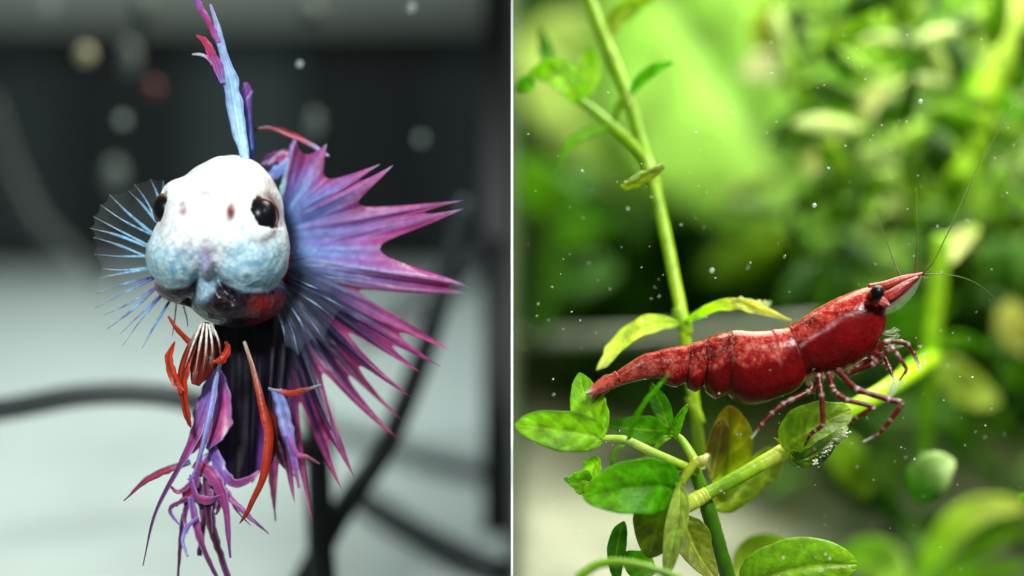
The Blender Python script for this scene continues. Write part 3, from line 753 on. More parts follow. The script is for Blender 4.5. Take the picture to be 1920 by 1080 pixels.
# ------------------------------------------------------------------ the plant tank
m_rf = surface('tank_bottom', (.20, .22, .17), .38, .22, .8, patch=((.09, .12, .07), .5, .45, .7), bump=.15, bscale=3)
m_rf = surface('tank_bottom', None, .45, .30, 1.2, bump=.15, bscale=3)
gx_ = np.linspace(.05, 12, 60); gy_ = np.linspace(-1.5, 13.3, 60)
GX, GY = np.meshgrid(gx_, gy_, indexing='ij')
wv_ = np.stack([GX, GY, np.full_like(GX, ZF)], -1)
vw_ = np.stack([GX, GY*CP-ZF*SP, GY*SP+ZF*CP], -1)          # world -> view-aligned
bright_left = np.clip(1.25-GX/2.2-np.maximum(GY-5.0, 0)/5+.9*(vnoise3(wv_, .7, 51)-.5), 0, 1)  # brightening towards the near left is put into the floor colour
cf = hx('#232c0c')[None, None]*(1-bright_left[..., None])+hx('#a3a596')[None, None]*bright_left[..., None]
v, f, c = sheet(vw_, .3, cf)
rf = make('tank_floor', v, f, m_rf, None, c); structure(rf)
m_rb = surface('moss_wall', (.045, .12, .008), .8, .6, 1.0, patch=((.05, .15, .01), .6, .45, .75))
rb = wbox('rear_wall', (.05, 13.4, ZF-.3), (16, 13.8, 8), m_rb); structure(rb)
gb = cable('tank_seam', [(968, 634, 7.2), (1100, 632, 7.2), (1250, 628, 7.2), (1400, 618, 7.2), (1520, 608, 7.2), (1700, 598, 7.2)], .065, surface('pale_silicone', (.36, .40, .34), .2, .25, 1.5, translucent=.3), 'pale rear floor pipe lying level behind the shrimp', 'seam', False)  # pale tube stands for the tank's rear bottom seam

# far moss mass
def scatter_leaves(n, region, depth, size, palette, seed):
    r = np.random.default_rng(seed); ds_ = []
    for i in range(n):
        px = r.uniform(region[0], region[2]); py = r.uniform(region[1], region[3]); d = r.uniform(*depth)
        p = P(px, py, d); L = r.uniform(*size); a = r.uniform(0, 2*pi)
        if p[0] < L*1.3+.1: p[0] = L*1.3+.1
        t = np.array([cos(a), r.uniform(-.6, .6), sin(a)]); q = p+t*L
        c = palette[r.integers(len(palette))]
        ds_.append(blade_data([p, (p+q)/2+np.array([0, 0, .08*L]), q], [.02, L*.26, L*.28, .02], [c, c, c], roll=r.uniform(-1, 1), cup=.2, n=5, m=3, thick=.02))
    return merge(ds_)
v, f, c = scatter_leaves(340, (975, 330, 2050, 880), (10.2, 11.5), (.6, 1.3), ['#3f7408', '#4c880c', '#2f5c08', '#5c9c12'], 21)  # shade of the middle band is in these greens, lime ones above
o = make('moss_bank', v, f, M['leaf_far'], None, c)
o['kind'] = 'stuff'; tag(o, 'moss in shaded dark green growing as a soft mass along the rear wall', 'moss')
v, f, c = scatter_leaves(420, (1440, -160, 2060, 470), (9.0, 11.0), (.8, 1.7), ['#6fa008', '#86bc0e', '#a2cc1a', '#527c08', '#78ae10', '#3f6a0a'], 22)
v2, f2, c2 = scatter_leaves(150, (1430, -60, 1960, 470), (3.4, 6.0), (.3, .7), ['#5f9408', '#7cb00e', '#96c41a', '#4a7408', '#6ca010', '#35600a', '#b4cc70'], 23)
v3, f3, c3 = scatter_leaves(70, (1500, 480, 1990, 1010), (4.5, 7.5), (.35, .8), ['#33640a', '#3f7810', '#2a5408', '#558c14'], 24)
v, f, c = merge([(v, f, c), (v2, f2, c2), (v3, f3, c3)])
o = make('leaf_thicket', v, f, M['leaf_far'], None, c)
o['kind'] = 'stuff'; tag(o, 'bright lime thicket of blurred leaves filling the right side', 'foliage')

def plant(label, at, name='aquarium_plant', group='stem plants in the tank'):
    return thing(name, label, 'plant', P(*at), group)

def leaf(parent, pts, w, cols, d=None, mat='leaf', tip=.12, base=.18, **kw):
    """pts of (px,py[,depth]); w = full width in photo pixels at its depth; ovate outline"""
    q = [P(p[0], p[1], p[2] if len(p) > 2 else d) for p in pts]
    dd = np.mean([p[2] if len(p) > 2 else d for p in pts])
    s = (1+dd/D)/K*.5*w
    x = np.linspace(0, 1, 241)
    blunt = .72-.35*np.clip(tip, 0, .6)
    prof = np.maximum(np.sin(pi*x**.85), 0)**blunt*s; prof[-1] = s*.02
    prof = np.maximum(prof, s*np.clip(base*(1-x/.3), 0, 1)); kw.setdefault('even', False)
    cols = [np.clip(hx(c_)*np.array([1.3, 1.22, .85]), 0, .85) for c_ in cols]
    kw.setdefault('rib_col', '#d3e85a'); kw.setdefault('cup', -.04); kw.setdefault('vee', .16); kw.setdefault('veins', .28); kw.setdefault('thick', .009); kw.setdefault('n', 56); kw.setdefault('m', 23)
    kw.setdefault('wave', .09); kw.setdefault('rag', .05); kw.setdefault('seed', int(abs(pts[0][0]+pts[0][1])) % 97)
    return blade('leaf', q, prof, cols, M[mat], parent, **kw)

def stem(parent, pts, w, cols, d=None, name='stem', n=40):
    q = [P(p[0], p[1], p[2] if len(p) > 2 else d) for p in pts]
    ww = np.atleast_1d(w)/K*.5*(1+np.mean([p[2] if len(p) > 2 else d for p in pts])/D)
    cols = [np.clip(hx(c_)*np.array([1.25, 1.1, .8]), 0, .85) for c_ in cols]
    return tube(name, q, ww if len(ww) > 1 else [ww[0], ww[0]], M['stem'], parent, n, 12, cols, .05)

G1, G2, G3, G4 = '#7dbb12', '#5da30c', '#3d8408', '#a6d42a'
OL, OD, PALE = '#8a9a1c', '#5f6e10', '#d6e6a0'

# broad pale leaf far behind
bl = plant('broad plant with one big pale green leaf blurred behind the tall stem', (1330, 420, 8.5), 'broadleaf_plant', 'blurred background plants')
leaf(bl, [(1500, 420, 8.8), (1420, 250, 8.6), (1300, 60, 8.5), (1180, -160, 8.4)], 470, ['#9ccc6c', '#a2d470', '#a8d878', '#a0cc68'], rib_col='#c0e090', cup=.18, mat='leaf_far')
leaf(bl, [(1420, 330, 9.0), (1250, 250, 8.9), (1080, 130, 8.9), (975, 60, 8.9)], 300, ['#a8d070', '#b4d888', '#c0dc90', '#b8d080'], rib_col='#cfe6a0', cup=.1, mat='leaf_far')
stem(bl, [(1500, 420, 8.8), (1560, 620, 9.2), (1580, 800, 9.4)], [30, 34], ['#4a8a20', '#2a5a10'])

# tall stem with the forked side branch
pa = plant('tall thin green stem with forked branch, rising left of the shrimp', (1366, 1085, .35))
stem(pa, [(1096, -20, 1.7), (1120, 45, 1.6), (1150, 115, 1.5), (1180, 195, 1.35), (1205, 275, 1.2), (1228, 355, 1.05), (1248, 440, .95), (1264, 520, .85), (1280, 600, .75), (1292, 690, .75), (1303, 770, .75), (1316, 880, .7)], [27, 25, 22, 23, 23, 22, 23], ['#8fc020', '#8cc41c', '#7ab414', '#8cc020', '#9aca28', '#8cbc24', '#86b020'])
stem(pa, [(1302, 880, .12), (1318, 925, .15), (1335, 980, .2), (1352, 1040, .25), (1370, 1100, .3)], [24, 30, 30], ['#4f8a12', '#3f7a0e', '#3a7010'])
stem(pa, [(1222, 318, 1.1), (1190, 275, 1.2), (1150, 240, 1.3), (1115, 210, 1.4), (1085, 188, 1.45)], [22, 20, 18], ['#7ab414', '#8ac01c', '#7ab818', '#70ac14'])
leaf(pa, [(1092, 196, 1.45), (1070, 160, 1.4), (1035, 135, 1.4), (990, 140, 1.45)], 66, ['#7cb810', '#8cc814', '#98d020', '#86c41c'], roll=.5)
leaf(pa, [(1088, 190, 1.5), (1098, 155, 1.6), (1105, 115, 1.7), (1100, 88, 1.7)], 46, ['#8ac81c', '#9cd41c', '#a6d824', '#8cc020'], roll=.4)
leaf(pa, [(1002, 152, 1.2), (985, 160, 1.2), (968, 172, 1.2)], 34, ['#6cc00c', '#74c810', '#6cc00c'], roll=.3)
leaf(pa, [(1034, 128, 2.0), (1025, 110, 2.0), (1020, 88, 2.0), (1012, 50, 2.0)], 30, ['#cfe8d8', '#8ac06c', '#5c9c1c', '#5a9418'], roll=.3)
leaf(pa, [(1148, 240, 1.3), (1105, 248, 1.25), (1068, 272, 1.2), (1040, 318, 1.2)], 24, ['#8ac820', '#74b414', '#6cac10', '#5c9c10'], roll=.2)
leaf(pa, [(1180, 180, 1.4), (1200, 150, 1.3), (1228, 128, 1.25), (1264, 116, 1.2)], 24, ['#5aa00c', '#62ac0c', '#6ab410', '#5ca018'], roll=.5)
leaf(pa, [(1182, 176, 1.3), (1166, 190, 1.3), (1156, 215, 1.3), (1150, 235, 1.3)], 14, ['#80b824', '#80b824', '#86b834'])
leaf(pa, [(1140, 70, 1.6), (1155, 35, 1.7), (1190, 8, 1.8), (1240, -15, 1.8)], 40, ['#7a9a18', '#8aac1c', '#9cc42c', '#a0c838'], roll=.4)
leaf(pa, [(1168, 352, .55), (1192, 342, .5), (1220, 326, .5), (1246, 313, .5)], 22, ['#c8d428', '#a8c81c', '#86a82c', '#8a9a50'], roll=.7, base=.9, tip=.6, rag=.25, mat='leaf_old')
leaf(pa, [(1172, 345, .52), (1195, 330, .5), (1222, 318, .52), (1244, 308, .52)], 20, ['#b8ccb0', '#c4d6c0', '#b0c8a8', '#a8b898'], roll=1.0, base=.8, tip=.5, rag=.2, mat='leaf_old')
leaf(pa, [(1285, 604, .7), (1310, 588, .62), (1345, 572, .55), (1385, 568, .5), (1430, 580, .5), (1484, 602, .5)], 34, ['#9cd01c', '#a8d428', '#b4d84c', '#cfe0a4', '#d8e2b4', '#c4d2a8'], roll=.75, rag=.28, n=44)
leaf(pa, [(1372, 566, .48), (1400, 566, .5), (1425, 572, .55), (1448, 566, .6)], 22, ['#d0e088', '#c8d8b8', '#b8ccb0', '#a8bca0'], roll=.2, rag=.5)
leaf(pa, [(1275, 606, .7), (1235, 606, .66), (1195, 618, .6), (1162, 645, .55), (1140, 672, .5), (1118, 694, .5)], 42, ['#9cd01c', '#b4dc28', '#c0dc50', '#bcd860', '#ccd88c', '#a8b880'], roll=.55, rag=.2, n=44)

for (nx_, ny_, nd_, nr_) in ((1280, 602, .74, 17), (1222, 332, 1.08, 15), (1183, 203, 1.33, 15), (1150, 117, 1.5, 16), (1303, 770, .75, 14)):
    c_ = P(nx_, ny_, nd_); dr_ = np.array([.045, 0, -.11])
    tube('stem_node', [c_-dr_, c_-dr_*.4, c_+dr_*.4, c_+dr_], np.array([10.5, nr_*.82, nr_*.82, 10.5])/K*(1+nd_/D), M['stem'], pa, 10, 12, ['#96c424', '#a8d038', '#a0cc30', '#8cbc20'], .08)
# sprig at the lower left
pb = plant('leafy sprig with glossy oval leaves below the shrimp tail', (1300, 900, .0))
stem(pb, [(1128, 822, -.1), (1152, 822, -.1), (1178, 826, -.1), (1220, 846, -.05), (1278, 872, 0), (1308, 884, .05)], [12, 14, 17, 18], ['#a8d050', '#a4d058', '#b8dc80', '#9ccc3c', '#8cbc30'])
stem(pb, [(1258, 812, .1), (1276, 822, .08), (1292, 845, .05), (1306, 868, .02), (1318, 862, -.05), (1328, 852, -.05)], [9, 14, 18, 22, 7], ['#7cb424', '#84bc2c', '#9ccc40', '#c8dc60', '#e4ec98', '#f0f4c8'])
stem(pb, [(1306, 864, -.05), (1290, 885, -.05), (1272, 915, -.05)], [16, 18, 14], ['#c0d850', '#a8cc38', '#8cbc28'])
leaf(pb, [(1134, 824, -.1), (1100, 815, -.14), (1050, 808, -.2), (1000, 800, -.22), (964, 796, -.2)], 78, ['#8cc428', '#88c01c', '#80b818', '#88c01c', '#7cb018'], roll=.15, wave=.05, edge_col='#6a9a14')
leaf(pb, [(1130, 820, -.12), (1112, 785, -.05), (1098, 745, .05), (1086, 699, .1)], 74, ['#98cc2c', '#8cc81c', '#80bc14', '#6ca810'], roll=-.2, wave=.06)
leaf(pb, [(1258, 808, .15), (1225, 808, .25), (1180, 803, .3), (1135, 797, .3)], 54, ['#70b018', '#64a414', '#5a9810', '#4e8a0e'], roll=.1)
leaf(pb, [(1256, 806, .12), (1246, 775, .15), (1232, 745, .2), (1221, 718, .2)], 36, ['#7cbc1c', '#64a814', '#5aa010', '#62a818'], roll=-.35)
leaf(pb, [(1178, 824, -.2), (1190, 785, -.32), (1215, 745, -.42), (1254, 703, -.5)], 17, ['#5c9c10', '#68b00c', '#72bc0e', '#7cc41c'], roll=.9, base=.8, tip=.5)
leaf(pb, [(1268, 818, .02), (1268, 798, 0), (1275, 780, -.02), (1290, 758, -.05)], 24, ['#58a00c', '#5cac08', '#70bc14', '#a4dc4c'], roll=.6, tip=.5)
leaf(pb, [(1262, 818, .05), (1245, 823, .0), (1234, 834, 0), (1226, 844, 0)], 13, ['#8cc83c', '#78b828', '#68a81c'], roll=.4)
leaf(pb, [(1174, 830, -.1), (1158, 842, -.12), (1150, 858, -.12), (1147, 876, -.1)], 12, ['#84bc28', '#7cb424', '#6ca41c', '#5a9414'], roll=.5, base=.6)
leaf(pb, [(1272, 918, -.15), (1225, 912, -.3), (1160, 918, -.38), (1094, 934, -.4)], 106, ['#4a9c0a', '#52a80c', '#68b410', '#84c020'], roll=.1, rib_col='#78b828', tip=.4)
leaf(pb, [(1117, 855, .02), (1112, 880, .0), (1104, 905, -.02), (1098, 925, 0)], 44, ['#80b818', '#98cc24', '#a4d42c', '#88c020'], roll=.5, rag=.3)
leaf(pb, [(1110, 905, .0), (1094, 900, -.02), (1080, 905, 0), (1058, 897, 0)], 40, ['#7cbc18', '#84c41c', '#74b418', '#5c9c14'], roll=-.3, rag=.4)
leaf(pb, [(1112, 915, 0), (1098, 920, .02), (1083, 918, .05)], 30, ['#a8d838', '#98cc24', '#b0d850'], roll=.6, rag=.3)
leaf(pb, [(1270, 925, -.1), (1245, 960, -.12), (1228, 1000, -.1), (1216, 1046, -.05)], 104, ['#7aa414', '#84a418', '#789214', '#6c8610'], roll=.35, mat='leaf_old')
leaf(pb, [(1276, 905, -.22), (1274, 960, -.28), (1262, 1020, -.3), (1246, 1095, -.3)], 44, ['#a8c860', '#b4cc70', '#a8c468', '#b0c878'], roll=.4, base=.5)
leaf(pb, [(1277, 968, .1), (1292, 1000, .1), (1310, 1040, .08), (1345, 1092, .05)], 70, ['#7c9a1c', '#6a8412', '#7c8e1a', '#a4a860'], roll=-.3, mat='leaf_old')
leaf(pb, [(1170, 978, .1), (1160, 1010, .1), (1155, 1050, .1), (1158, 1100, .1)], 36, ['#5c9c10', '#4e9010', '#4a8a10', '#5a9a18'], roll=.3)
leaf(pb, [(1226, 1076, .2), (1205, 1062, .2), (1188, 1050, .2), (1174, 1034, .2)], 56, ['#7cbc14', '#74b814', '#68ac10', '#5ca010'], roll=.2)
leaf(pb, [(1204, 836, .35), (1214, 855, .35), (1226, 872, .35), (1236, 890, .35)], 24, ['#8a8a24', '#8c8428', '#807820', '#6c6c18'], roll=.3, mat='leaf_old')
leaf(pb, [(1282, 876, .0), (1262, 882, .0), (1242, 890, .02), (1226, 902, .02)], 22, ['#8cbc2c', '#74ac1c', '#64a014', '#5c9814'], roll=.4)
leaf(pb, [(1312, 880, .2), (1322, 868, .22), (1326, 855, .22), (1330, 885, .2)], 18, ['#c8d8b0', '#a8bc88', '#8a9c64'], roll=.3)
stem(pb, [(1278, 1085, -.9), (1200, 1060, -.9), (1130, 1056, -.9), (1080, 1085, -.9)], [16, 18], ['#78b818', '#84c41c'], name='runner')

# bright branch the shrimp walks on
pc = plant('bright thick branch slanting up to the leaf under the shrimp', (1278, 955, .1))
stem(pc, [(1272, 958, .05), (1300, 940, .08), (1326, 925, .1)], [26, 32, 28], ['#a8d048', '#c4e060', '#c8e464'])
stem(pc, [(1322, 928, .1), (1370, 902, .15), (1420, 874, .2), (1462, 850, .25), (1482, 838, .3)], [26, 28, 30, 32], ['#8cc028', '#7cb820', '#a0d030', '#d4ec6c', '#a8d440'])
stem(pc, [(1500, 826, .55), (1580, 778, .7), (1650, 738, .85), (1700, 706, 1.6), (1752, 674, 2.9)], [30, 34, 36, 34], ['#8cc824', '#a4e018', '#b0ec1c', '#9cd820'])
leaf(pc, [(1470, 842, .15), (1500, 818, .1), (1545, 792, .12), (1596, 768, .2)], 92, ['#a8c828', '#7ca418', '#6c9414', '#98b834'], roll=-.25, mat='leaf_speck', base=.6, tip=.65, rag=.12)
leaf(pc, [(1480, 850, .05), (1500, 862, .0), (1530, 850, .0), (1560, 825, .0), (1590, 800, .02)], 40, ['#8ab024', '#4f7c14', '#4a7014', '#8ca85c', '#c8d8b4'], roll=.3, mat='leaf_speck', rag=.2, tip=.4)
leaf(pc, [(1355, 915, .45), (1362, 870, .5), (1370, 820, .5), (1368, 762, .5)], 92, ['#a4c028', '#b0c42c', '#b8bc30', '#a89428'], roll=.1, tip=.6, mat='leaf_old', rib_col='#6c8c14')
leaf(pc, [(1335, 900, .3), (1345, 850, .32), (1352, 810, .35), (1355, 785, .4)], 40, ['#8c9c1c', '#7c7c18', '#846c18', '#7c6418'], roll=-.3, mat='leaf_old')
leaf(pc, [(1335, 955, .5), (1375, 925, .6), (1415, 885, .7), (1448, 838, .8)], 66, ['#94a818', '#a0bc30', '#a4c43c', '#8cac3c'], roll=.2, mat='leaf_old')
leaf(pc, [(1420, 905, .9), (1430, 890, .9), (1448, 868, .95), (1452, 845, 1.0)], 50, ['#9cb838', '#b4c458', '#8ca430', '#7c9c2c'], roll=.2, mat='leaf_far')

# fallen scraps of white fluff on the walked leaf
def speck_pile(parent):
    ds_ = []
    r = np.random.default_rng(5)
    for i in range(80):
        t = r.random(); px = 1528+t*60+r.normal(0, 3); py = 868-t*62+r.normal(0, 4)
        rad = r.uniform(.003, .012)
        p = P(px, py, -.06+r.normal(0, .02))
        ds_.append(tube_data([p-[rad, 0, 0], p, p+[rad, 0, .3*rad]], [rad*.4, rad, rad*.4], 4, 5, ['#dfe6c8', '#e6ead4']))
    v, f, c = merge(ds_)
    o = make('white_specks', v, f, surface('lime_crust', None, .6, .2, 30), parent, c); o['kind'] = 'stuff'
speck_pile(pc)

# low leaf at the bottom edge
pd = plant('big oval leaf dotted with white specks at the bottom edge', (1400, 1120, .2))
leaf(pd, [(1392, 1112, .2), (1450, 1080, .15), (1530, 1062, .12), (1608, 1058, .15)], 120, ['#6a9c14', '#6ca410', '#78b018', '#98c428'], roll=.0, mat='leaf_speck', tip=.5, base=.4, cup=.2)
leaf(pd, [(1395, 1110, .9), (1400, 1060, 1.1), (1425, 1025, 1.2), (1475, 1012, 1.2)], 60, ['#9cb834', '#94b42c', '#8cac28'], mat='leaf_far')
stem(pd, [(1392, 1112, .2), (1375, 1135, .2), (1350, 1160, .2)], [22, 24], ['#6c9c18', '#5c8c14'])

# blurred single plants behind and to the right
BGL = [
    ('slim upright stem with joints standing just right of the shrimp head', [(1768, 440, 2.1), (1756, 560, 2.1), (1745, 660, 2.1), (1736, 760, 2.2), (1730, 880, 2.3)], 34, ['#8cc828', '#94cc20', '#86c81c', '#62a40c', '#4a8408'],
     [([(1748, 660, 2.1), (1710, 690, 2.0), (1680, 715, 1.9)], 34, ['#9cdc1c', '#94d41c']), ([(1765, 500, 2.1), (1790, 460, 2.2), (1835, 425, 2.3)], 44, ['#c8dc90', '#d0e0a8', '#98c038']), ([(1750, 645, 2.3), (1800, 640, 2.5), (1850, 655, 2.8)], 34, ['#6cb018', '#62a414'])]),
    ('round frosted leaf hanging below the upright stem', [(1731, 850, 1.9), (1728, 880, 1.8), (1724, 915, 1.7), (1722, 942, 1.6)], 14, ['#3a6c0a', '#4a8010'],
     [([(1722, 940, 1.6), (1735, 905, 1.5), (1757, 880, 1.45), (1788, 862, 1.5)], 84, ['#4a9410', '#5a9c24', '#94b87c', '#b4ccA4'])]),
    ('plant with one drooping lime leaf under the shrimp legs', [(1540, 790, 2.3), (1552, 812, 2.3), (1570, 825, 2.3)], 16, ['#6c9c18', '#7cac1c'],
     [([(1556, 815, 2.3), (1580, 850, 2.3), (1600, 890, 2.3), (1630, 932, 2.3)], 76, ['#6ca00e', '#74a410', '#648c0c', '#587c0c']), ([(1650, 840, 3.4), (1665, 880, 3.4), (1680, 930, 3.4)], 70, ['#4a7c0a', '#446c0a'])]),
    ('blurred plant with olive curled leaf right of the upright stem', [(1900, 820, 3.2), (1860, 770, 3.1), (1800, 720, 3.0)], 20, ['#3c6c0a', '#4a7c0c'],
     [([(1742, 690, 3.0), (1780, 705, 3.0), (1830, 740, 3.0), (1876, 752, 3.0)], 76, ['#9cb43c', '#7a9c1c', '#98b43c', '#8cac34']), ([(1800, 790, 3.2), (1850, 800, 3.2), (1890, 780, 3.3)], 46, ['#5a8c10', '#4e8010'])]),
    ('thick bright lime stem slanting down at the upper right', [(1930, -20, 3.4), (1895, 60, 3.3), (1855, 165, 3.2), (1825, 250, 3.1), (1800, 345, 3.0)], 56, ['#b4d868', '#b0d858', '#a8dc2c', '#a4e01c', '#98d81c'],
     [([(1850, 170, 3.2), (1800, 150, 3.4), (1755, 95, 3.6)], 60, ['#8cc824', '#98d43c', '#b8e078']), ([(1800, 340, 3.1), (1770, 400, 3.2), (1720, 440, 3.4)], 50, ['#8ccc1c', '#7cb818', '#6ca814']), ([(1860, 160, 3.3), (1890, 230, 3.5), (1915, 320, 3.7)], 70, ['#7cc014', '#74b814', '#a0cc60'])]),
    ('blurred plant with white edged slanting leaf at the upper right', [(1560, 400, 3.6), (1580, 310, 3.5), (1600, 225, 3.4)], 26, ['#5c9c10', '#94cc20'],
     [([(1596, 236, 3.4), (1625, 205, 3.3), (1655, 180, 3.3), (1690, 152, 3.3)], 48, ['#bcd890', '#d0e0b0', '#d0e0b4', '#b8d48c']), ([(1600, 270, 3.5), (1570, 290, 3.5), (1545, 310, 3.5), (1505, 305, 3.5)], 96, ['#a4b850', '#c8d08c', '#d4dcb0', '#c0d0a0'])]),
    ('blurred plant with hanging pale leaf above the shrimp head', [(1660, 250, 3.4), (1662, 280, 3.3), (1664, 300, 3.3)], 24, ['#7cb818', '#9cd020'],
     [([(1660, 290, 3.3), (1664, 330, 3.2), (1672, 370, 3.2), (1690, 412, 3.2)], 46, ['#a4d428', '#b8d88c', '#c8dcac', '#a8c870']), ([(1664, 300, 3.4), (1690, 345, 3.5), (1740, 385, 3.5), (1760, 415, 3.6)], 60, ['#6cac10', '#8cb41c', '#98b81c'])]),
    ('blurred plant with olive arching leaf at the top centre', [(1510, 200, 4.2), (1470, 130, 4.0), (1445, 60, 3.9), (1440, -20, 3.9)], 24, ['#5c8c10', '#7c9c1c', '#98b020'],
     [([(1425, 20, 3.9), (1430, 70, 3.9), (1455, 120, 3.9), (1490, 165, 4.0)], 48, ['#c4cc50', '#8c9c1c', '#6c8414', '#7ca014']), ([(1470, 135, 3.9), (1440, 125, 3.8), (1415, 128, 3.8), (1384, 140, 3.8)], 56, ['#b0d890', '#d0e4c8', '#d8e8d4', '#c4dcb4']), ([(1480, 120, 4), (1500, 60, 4.2), (1540, 10, 4.4)], 70, ['#7cb814', '#94cc24', '#a8d83c'])]),
    ('blurred plant with broad lime leaves along the top right edge', [(1700, 260, 5.2), (1680, 130, 5.0), (1650, 0, 5.0)], 40, ['#4a8808', '#5c9c0c'],
     [([(1700, 110, 4.8), (1640, 70, 4.7), (1580, 60, 4.7), (1520, 80, 4.8)], 110, ['#84c41c', '#a4d848', '#b4dc68', '#94cc2c']), ([(1690, 60, 4.9), (1750, 20, 4.9), (1830, 0, 5.0)], 120, ['#64ac0c', '#78bc10', '#84c41c']), ([(1680, 150, 5), (1720, 200, 5), (1790, 230, 5)], 110, ['#4a940a', '#5aa40c', '#68b010']), ([(1680, 160, 5), (1610, 150, 5), (1540, 220, 5), (1520, 260, 5)], 110, ['#6cac14', '#7cb818', '#68a810'])]),
    ('blurred plant with grey green leaf at the right edge', [(1960, 480, 3.8), (1935, 400, 3.8), (1930, 300, 3.8)], 30, ['#4a8410', '#5c9414'],
     [([(1935, 250, 3.7), (1915, 290, 3.6), (1890, 320, 3.6), (1868, 350, 3.6)], 84, ['#a4cc78', '#b0d090', '#b8d4a0', '#98c068']), ([(1950, 420, 3.8), (1900, 400, 3.8), (1850, 380, 3.8)], 90, ['#8cb41c', '#a0bc2c', '#98b828'])]),
    ('blurred plant with cream leaf at the right edge by the antennae', [(1960, 800, 3.2), (1945, 700, 3.2), (1940, 600, 3.2)], 26, ['#4a7c10', '#5c8c14'],
     [([(1940, 660, 3.2), (1915, 630, 3.2), (1895, 600, 3.2), (1900, 560, 3.2)], 70, ['#a8c058', '#c4cc78', '#ccd488', '#b4c468']), ([(1950, 700, 3.4), (1910, 700, 3.4), (1870, 690, 3.5)], 60, ['#5c9814', '#64a014', '#5c9410'])]),
    ('low blurred plant with long streaky leaves at the lower right', [(1700, 1150, 3.0), (1740, 1060, 3.0), (1780, 1000, 3.0)], 24, ['#5c9c10', '#6cac14'],
     [([(1720, 1080, 3.0), (1780, 1000, 2.9), (1840, 955, 2.9), (1930, 950, 2.9)], 60, ['#7cbc14', '#98cc2c', '#b4d050', '#c0c870']), ([(1740, 1100, 3.1), (1800, 1050, 3.1), (1870, 1010, 3.1), (1940, 990, 3.2)], 40, ['#70b414', '#7cbc18', '#8cc028', '#7cac18']), ([(1690, 1110, 2.8), (1660, 1060, 2.8), (1620, 1040, 2.8), (1570, 1040, 2.8)], 90, ['#8cc838', '#98cc50', '#8cc03c', '#74b424']), ([(1760, 1110, 3.1), (1840, 1080, 3.1), (1930, 1060, 3.1)], 46, ['#68ac10', '#78b818', '#6cac14']), ([(1720, 1090, 3.4), (1725, 1030, 3.5), (1700, 970, 3.6)], 46, ['#4a800c', '#4a7c0c'])]),
    ('blurred green clump behind the upright stem', [(1650, 820, 5.6), (1640, 700, 5.4), (1630, 560, 5.2)], 30, ['#2c5408', '#386c0a'],
     [([(1640, 640, 5.3), (1700, 600, 5.2), (1780, 560, 5.2)], 90, ['#4c900c', '#5ca010', '#54980e']), ([(1650, 600, 5.4), (1600, 540, 5.4), (1560, 500, 5.4)], 80, ['#2a5808', '#346a0a']), ([(1640, 560, 5.3), (1680, 500, 5.3), (1730, 470, 5.3)], 96, ['#74a838', '#94c060', '#88b850']), ([(1660, 760, 5.5), (1740, 760, 5.6), (1820, 800, 5.6)], 100, ['#447c0c', '#3c700a'])]),
    ('dim blurred plant in the dark green left of the tall stem', [(1010, 640, 5.0), (1030, 500, 5.0), (1060, 330, 5.0)], 34, ['#2c5c06', '#3c740a'],
     [([(1050, 400, 5.0), (1010, 350, 5.0), (985, 290, 5.0)], 90, ['#4c8c0c', '#6cac18']), ([(1040, 450, 5.0), (1090, 420, 5.0), (1150, 420, 5.0)], 90, ['#48880c', '#54960e', '#3c740a']), ([(1030, 520, 5.0), (1090, 520, 5.1), (1160, 500, 5.2)], 80, ['#2c5c08', '#346a0a']), ([(1040, 400, 5), (1070, 340, 5), (1130, 330, 5.1)], 70, ['#3c780a', '#346c08'])]),
    ('small bright leaf tip poking in at the lower right edge', [(1990, 960, 1.2), (1960, 945, 1.2), (1945, 940, 1.2)], 12, ['#7cc014', '#84c81c'],
     [([(1950, 940, 1.1), (1925, 936, 1.05), (1911, 930, 1.0)], 24, ['#7cc814', '#84cc1c'])]),
]
def far(p): return [(a, b, min(d*1.3+.3, floor_depth(b, .2) if b > 700 else 99) if d > 2 else d) for a, b, d in p]
for lb_, sp, sw, sc_, lvs in BGL:
    sp = far(sp); lvs = [(far(a), b, c) for a, b, c in lvs]
    q = plant(lb_, sp[0], 'aquarium_plant', 'blurred background plants')
    stem(q, sp, sw, sc_, n=24)
    for (lp, lw, lc) in lvs:
        leaf(q, lp, lw, lc if len(lc) > 2 else [lc[0], lc[1], lc[1]], mat='leaf_far', rib_col=None, veins=0.0, n=18, m=7, roll=random.uniform(-.4, .4), base=.35, tip=.35)

# ------------------------------------------------------------------ the shrimp
shr = thing('shrimp', 'glossy cherry red shrimp standing on the leaf of the slanting branch', 'shrimp', P(1540, 800, 0))
PAIR = [((1136, 713), (1142, 728)), ((1160, 694), (1166, 722)), ((1180, 680), (1184, 717)), ((1197, 669), (1200, 713)), ((1212, 663), (1220, 710)), ((1229, 659), (1240, 710)), ((1245, 655), (1246, 719)), ((1268, 650), (1266, 726)), ((1288, 646), (1284, 724)),
        ((1298, 644), (1289, 729)), ((1310, 640), (1304, 735)), ((1324, 635), (1319, 730)), ((1332, 632), (1324, 735)), ((1345, 627), (1342, 748)), ((1362, 623), (1364, 746)), ((1372, 621), (1372, 747)),
        ((1390, 620), (1398, 757)), ((1412, 621), (1428, 756)), ((1434, 620), (1458, 746)), ((1456, 618), (1488, 734)), ((1470, 615), (1504, 720)), ((1480, 612), (1516, 706)), ((1490, 606), (1536, 707)),
        ((1505, 597), (1560, 703)), ((1522, 585), (1588, 692)), ((1540, 574), (1611, 679)), ((1560, 563), (1632, 660)), ((1580, 554), (1648, 640)), ((1600, 546), (1658, 618)), ((1618, 540), (1662, 600)), ((1634, 536), (1660, 586)), ((1648, 534), (1660, 573)), ((1660, 537), (1664, 560)), ((1667, 542), (1669, 552))]
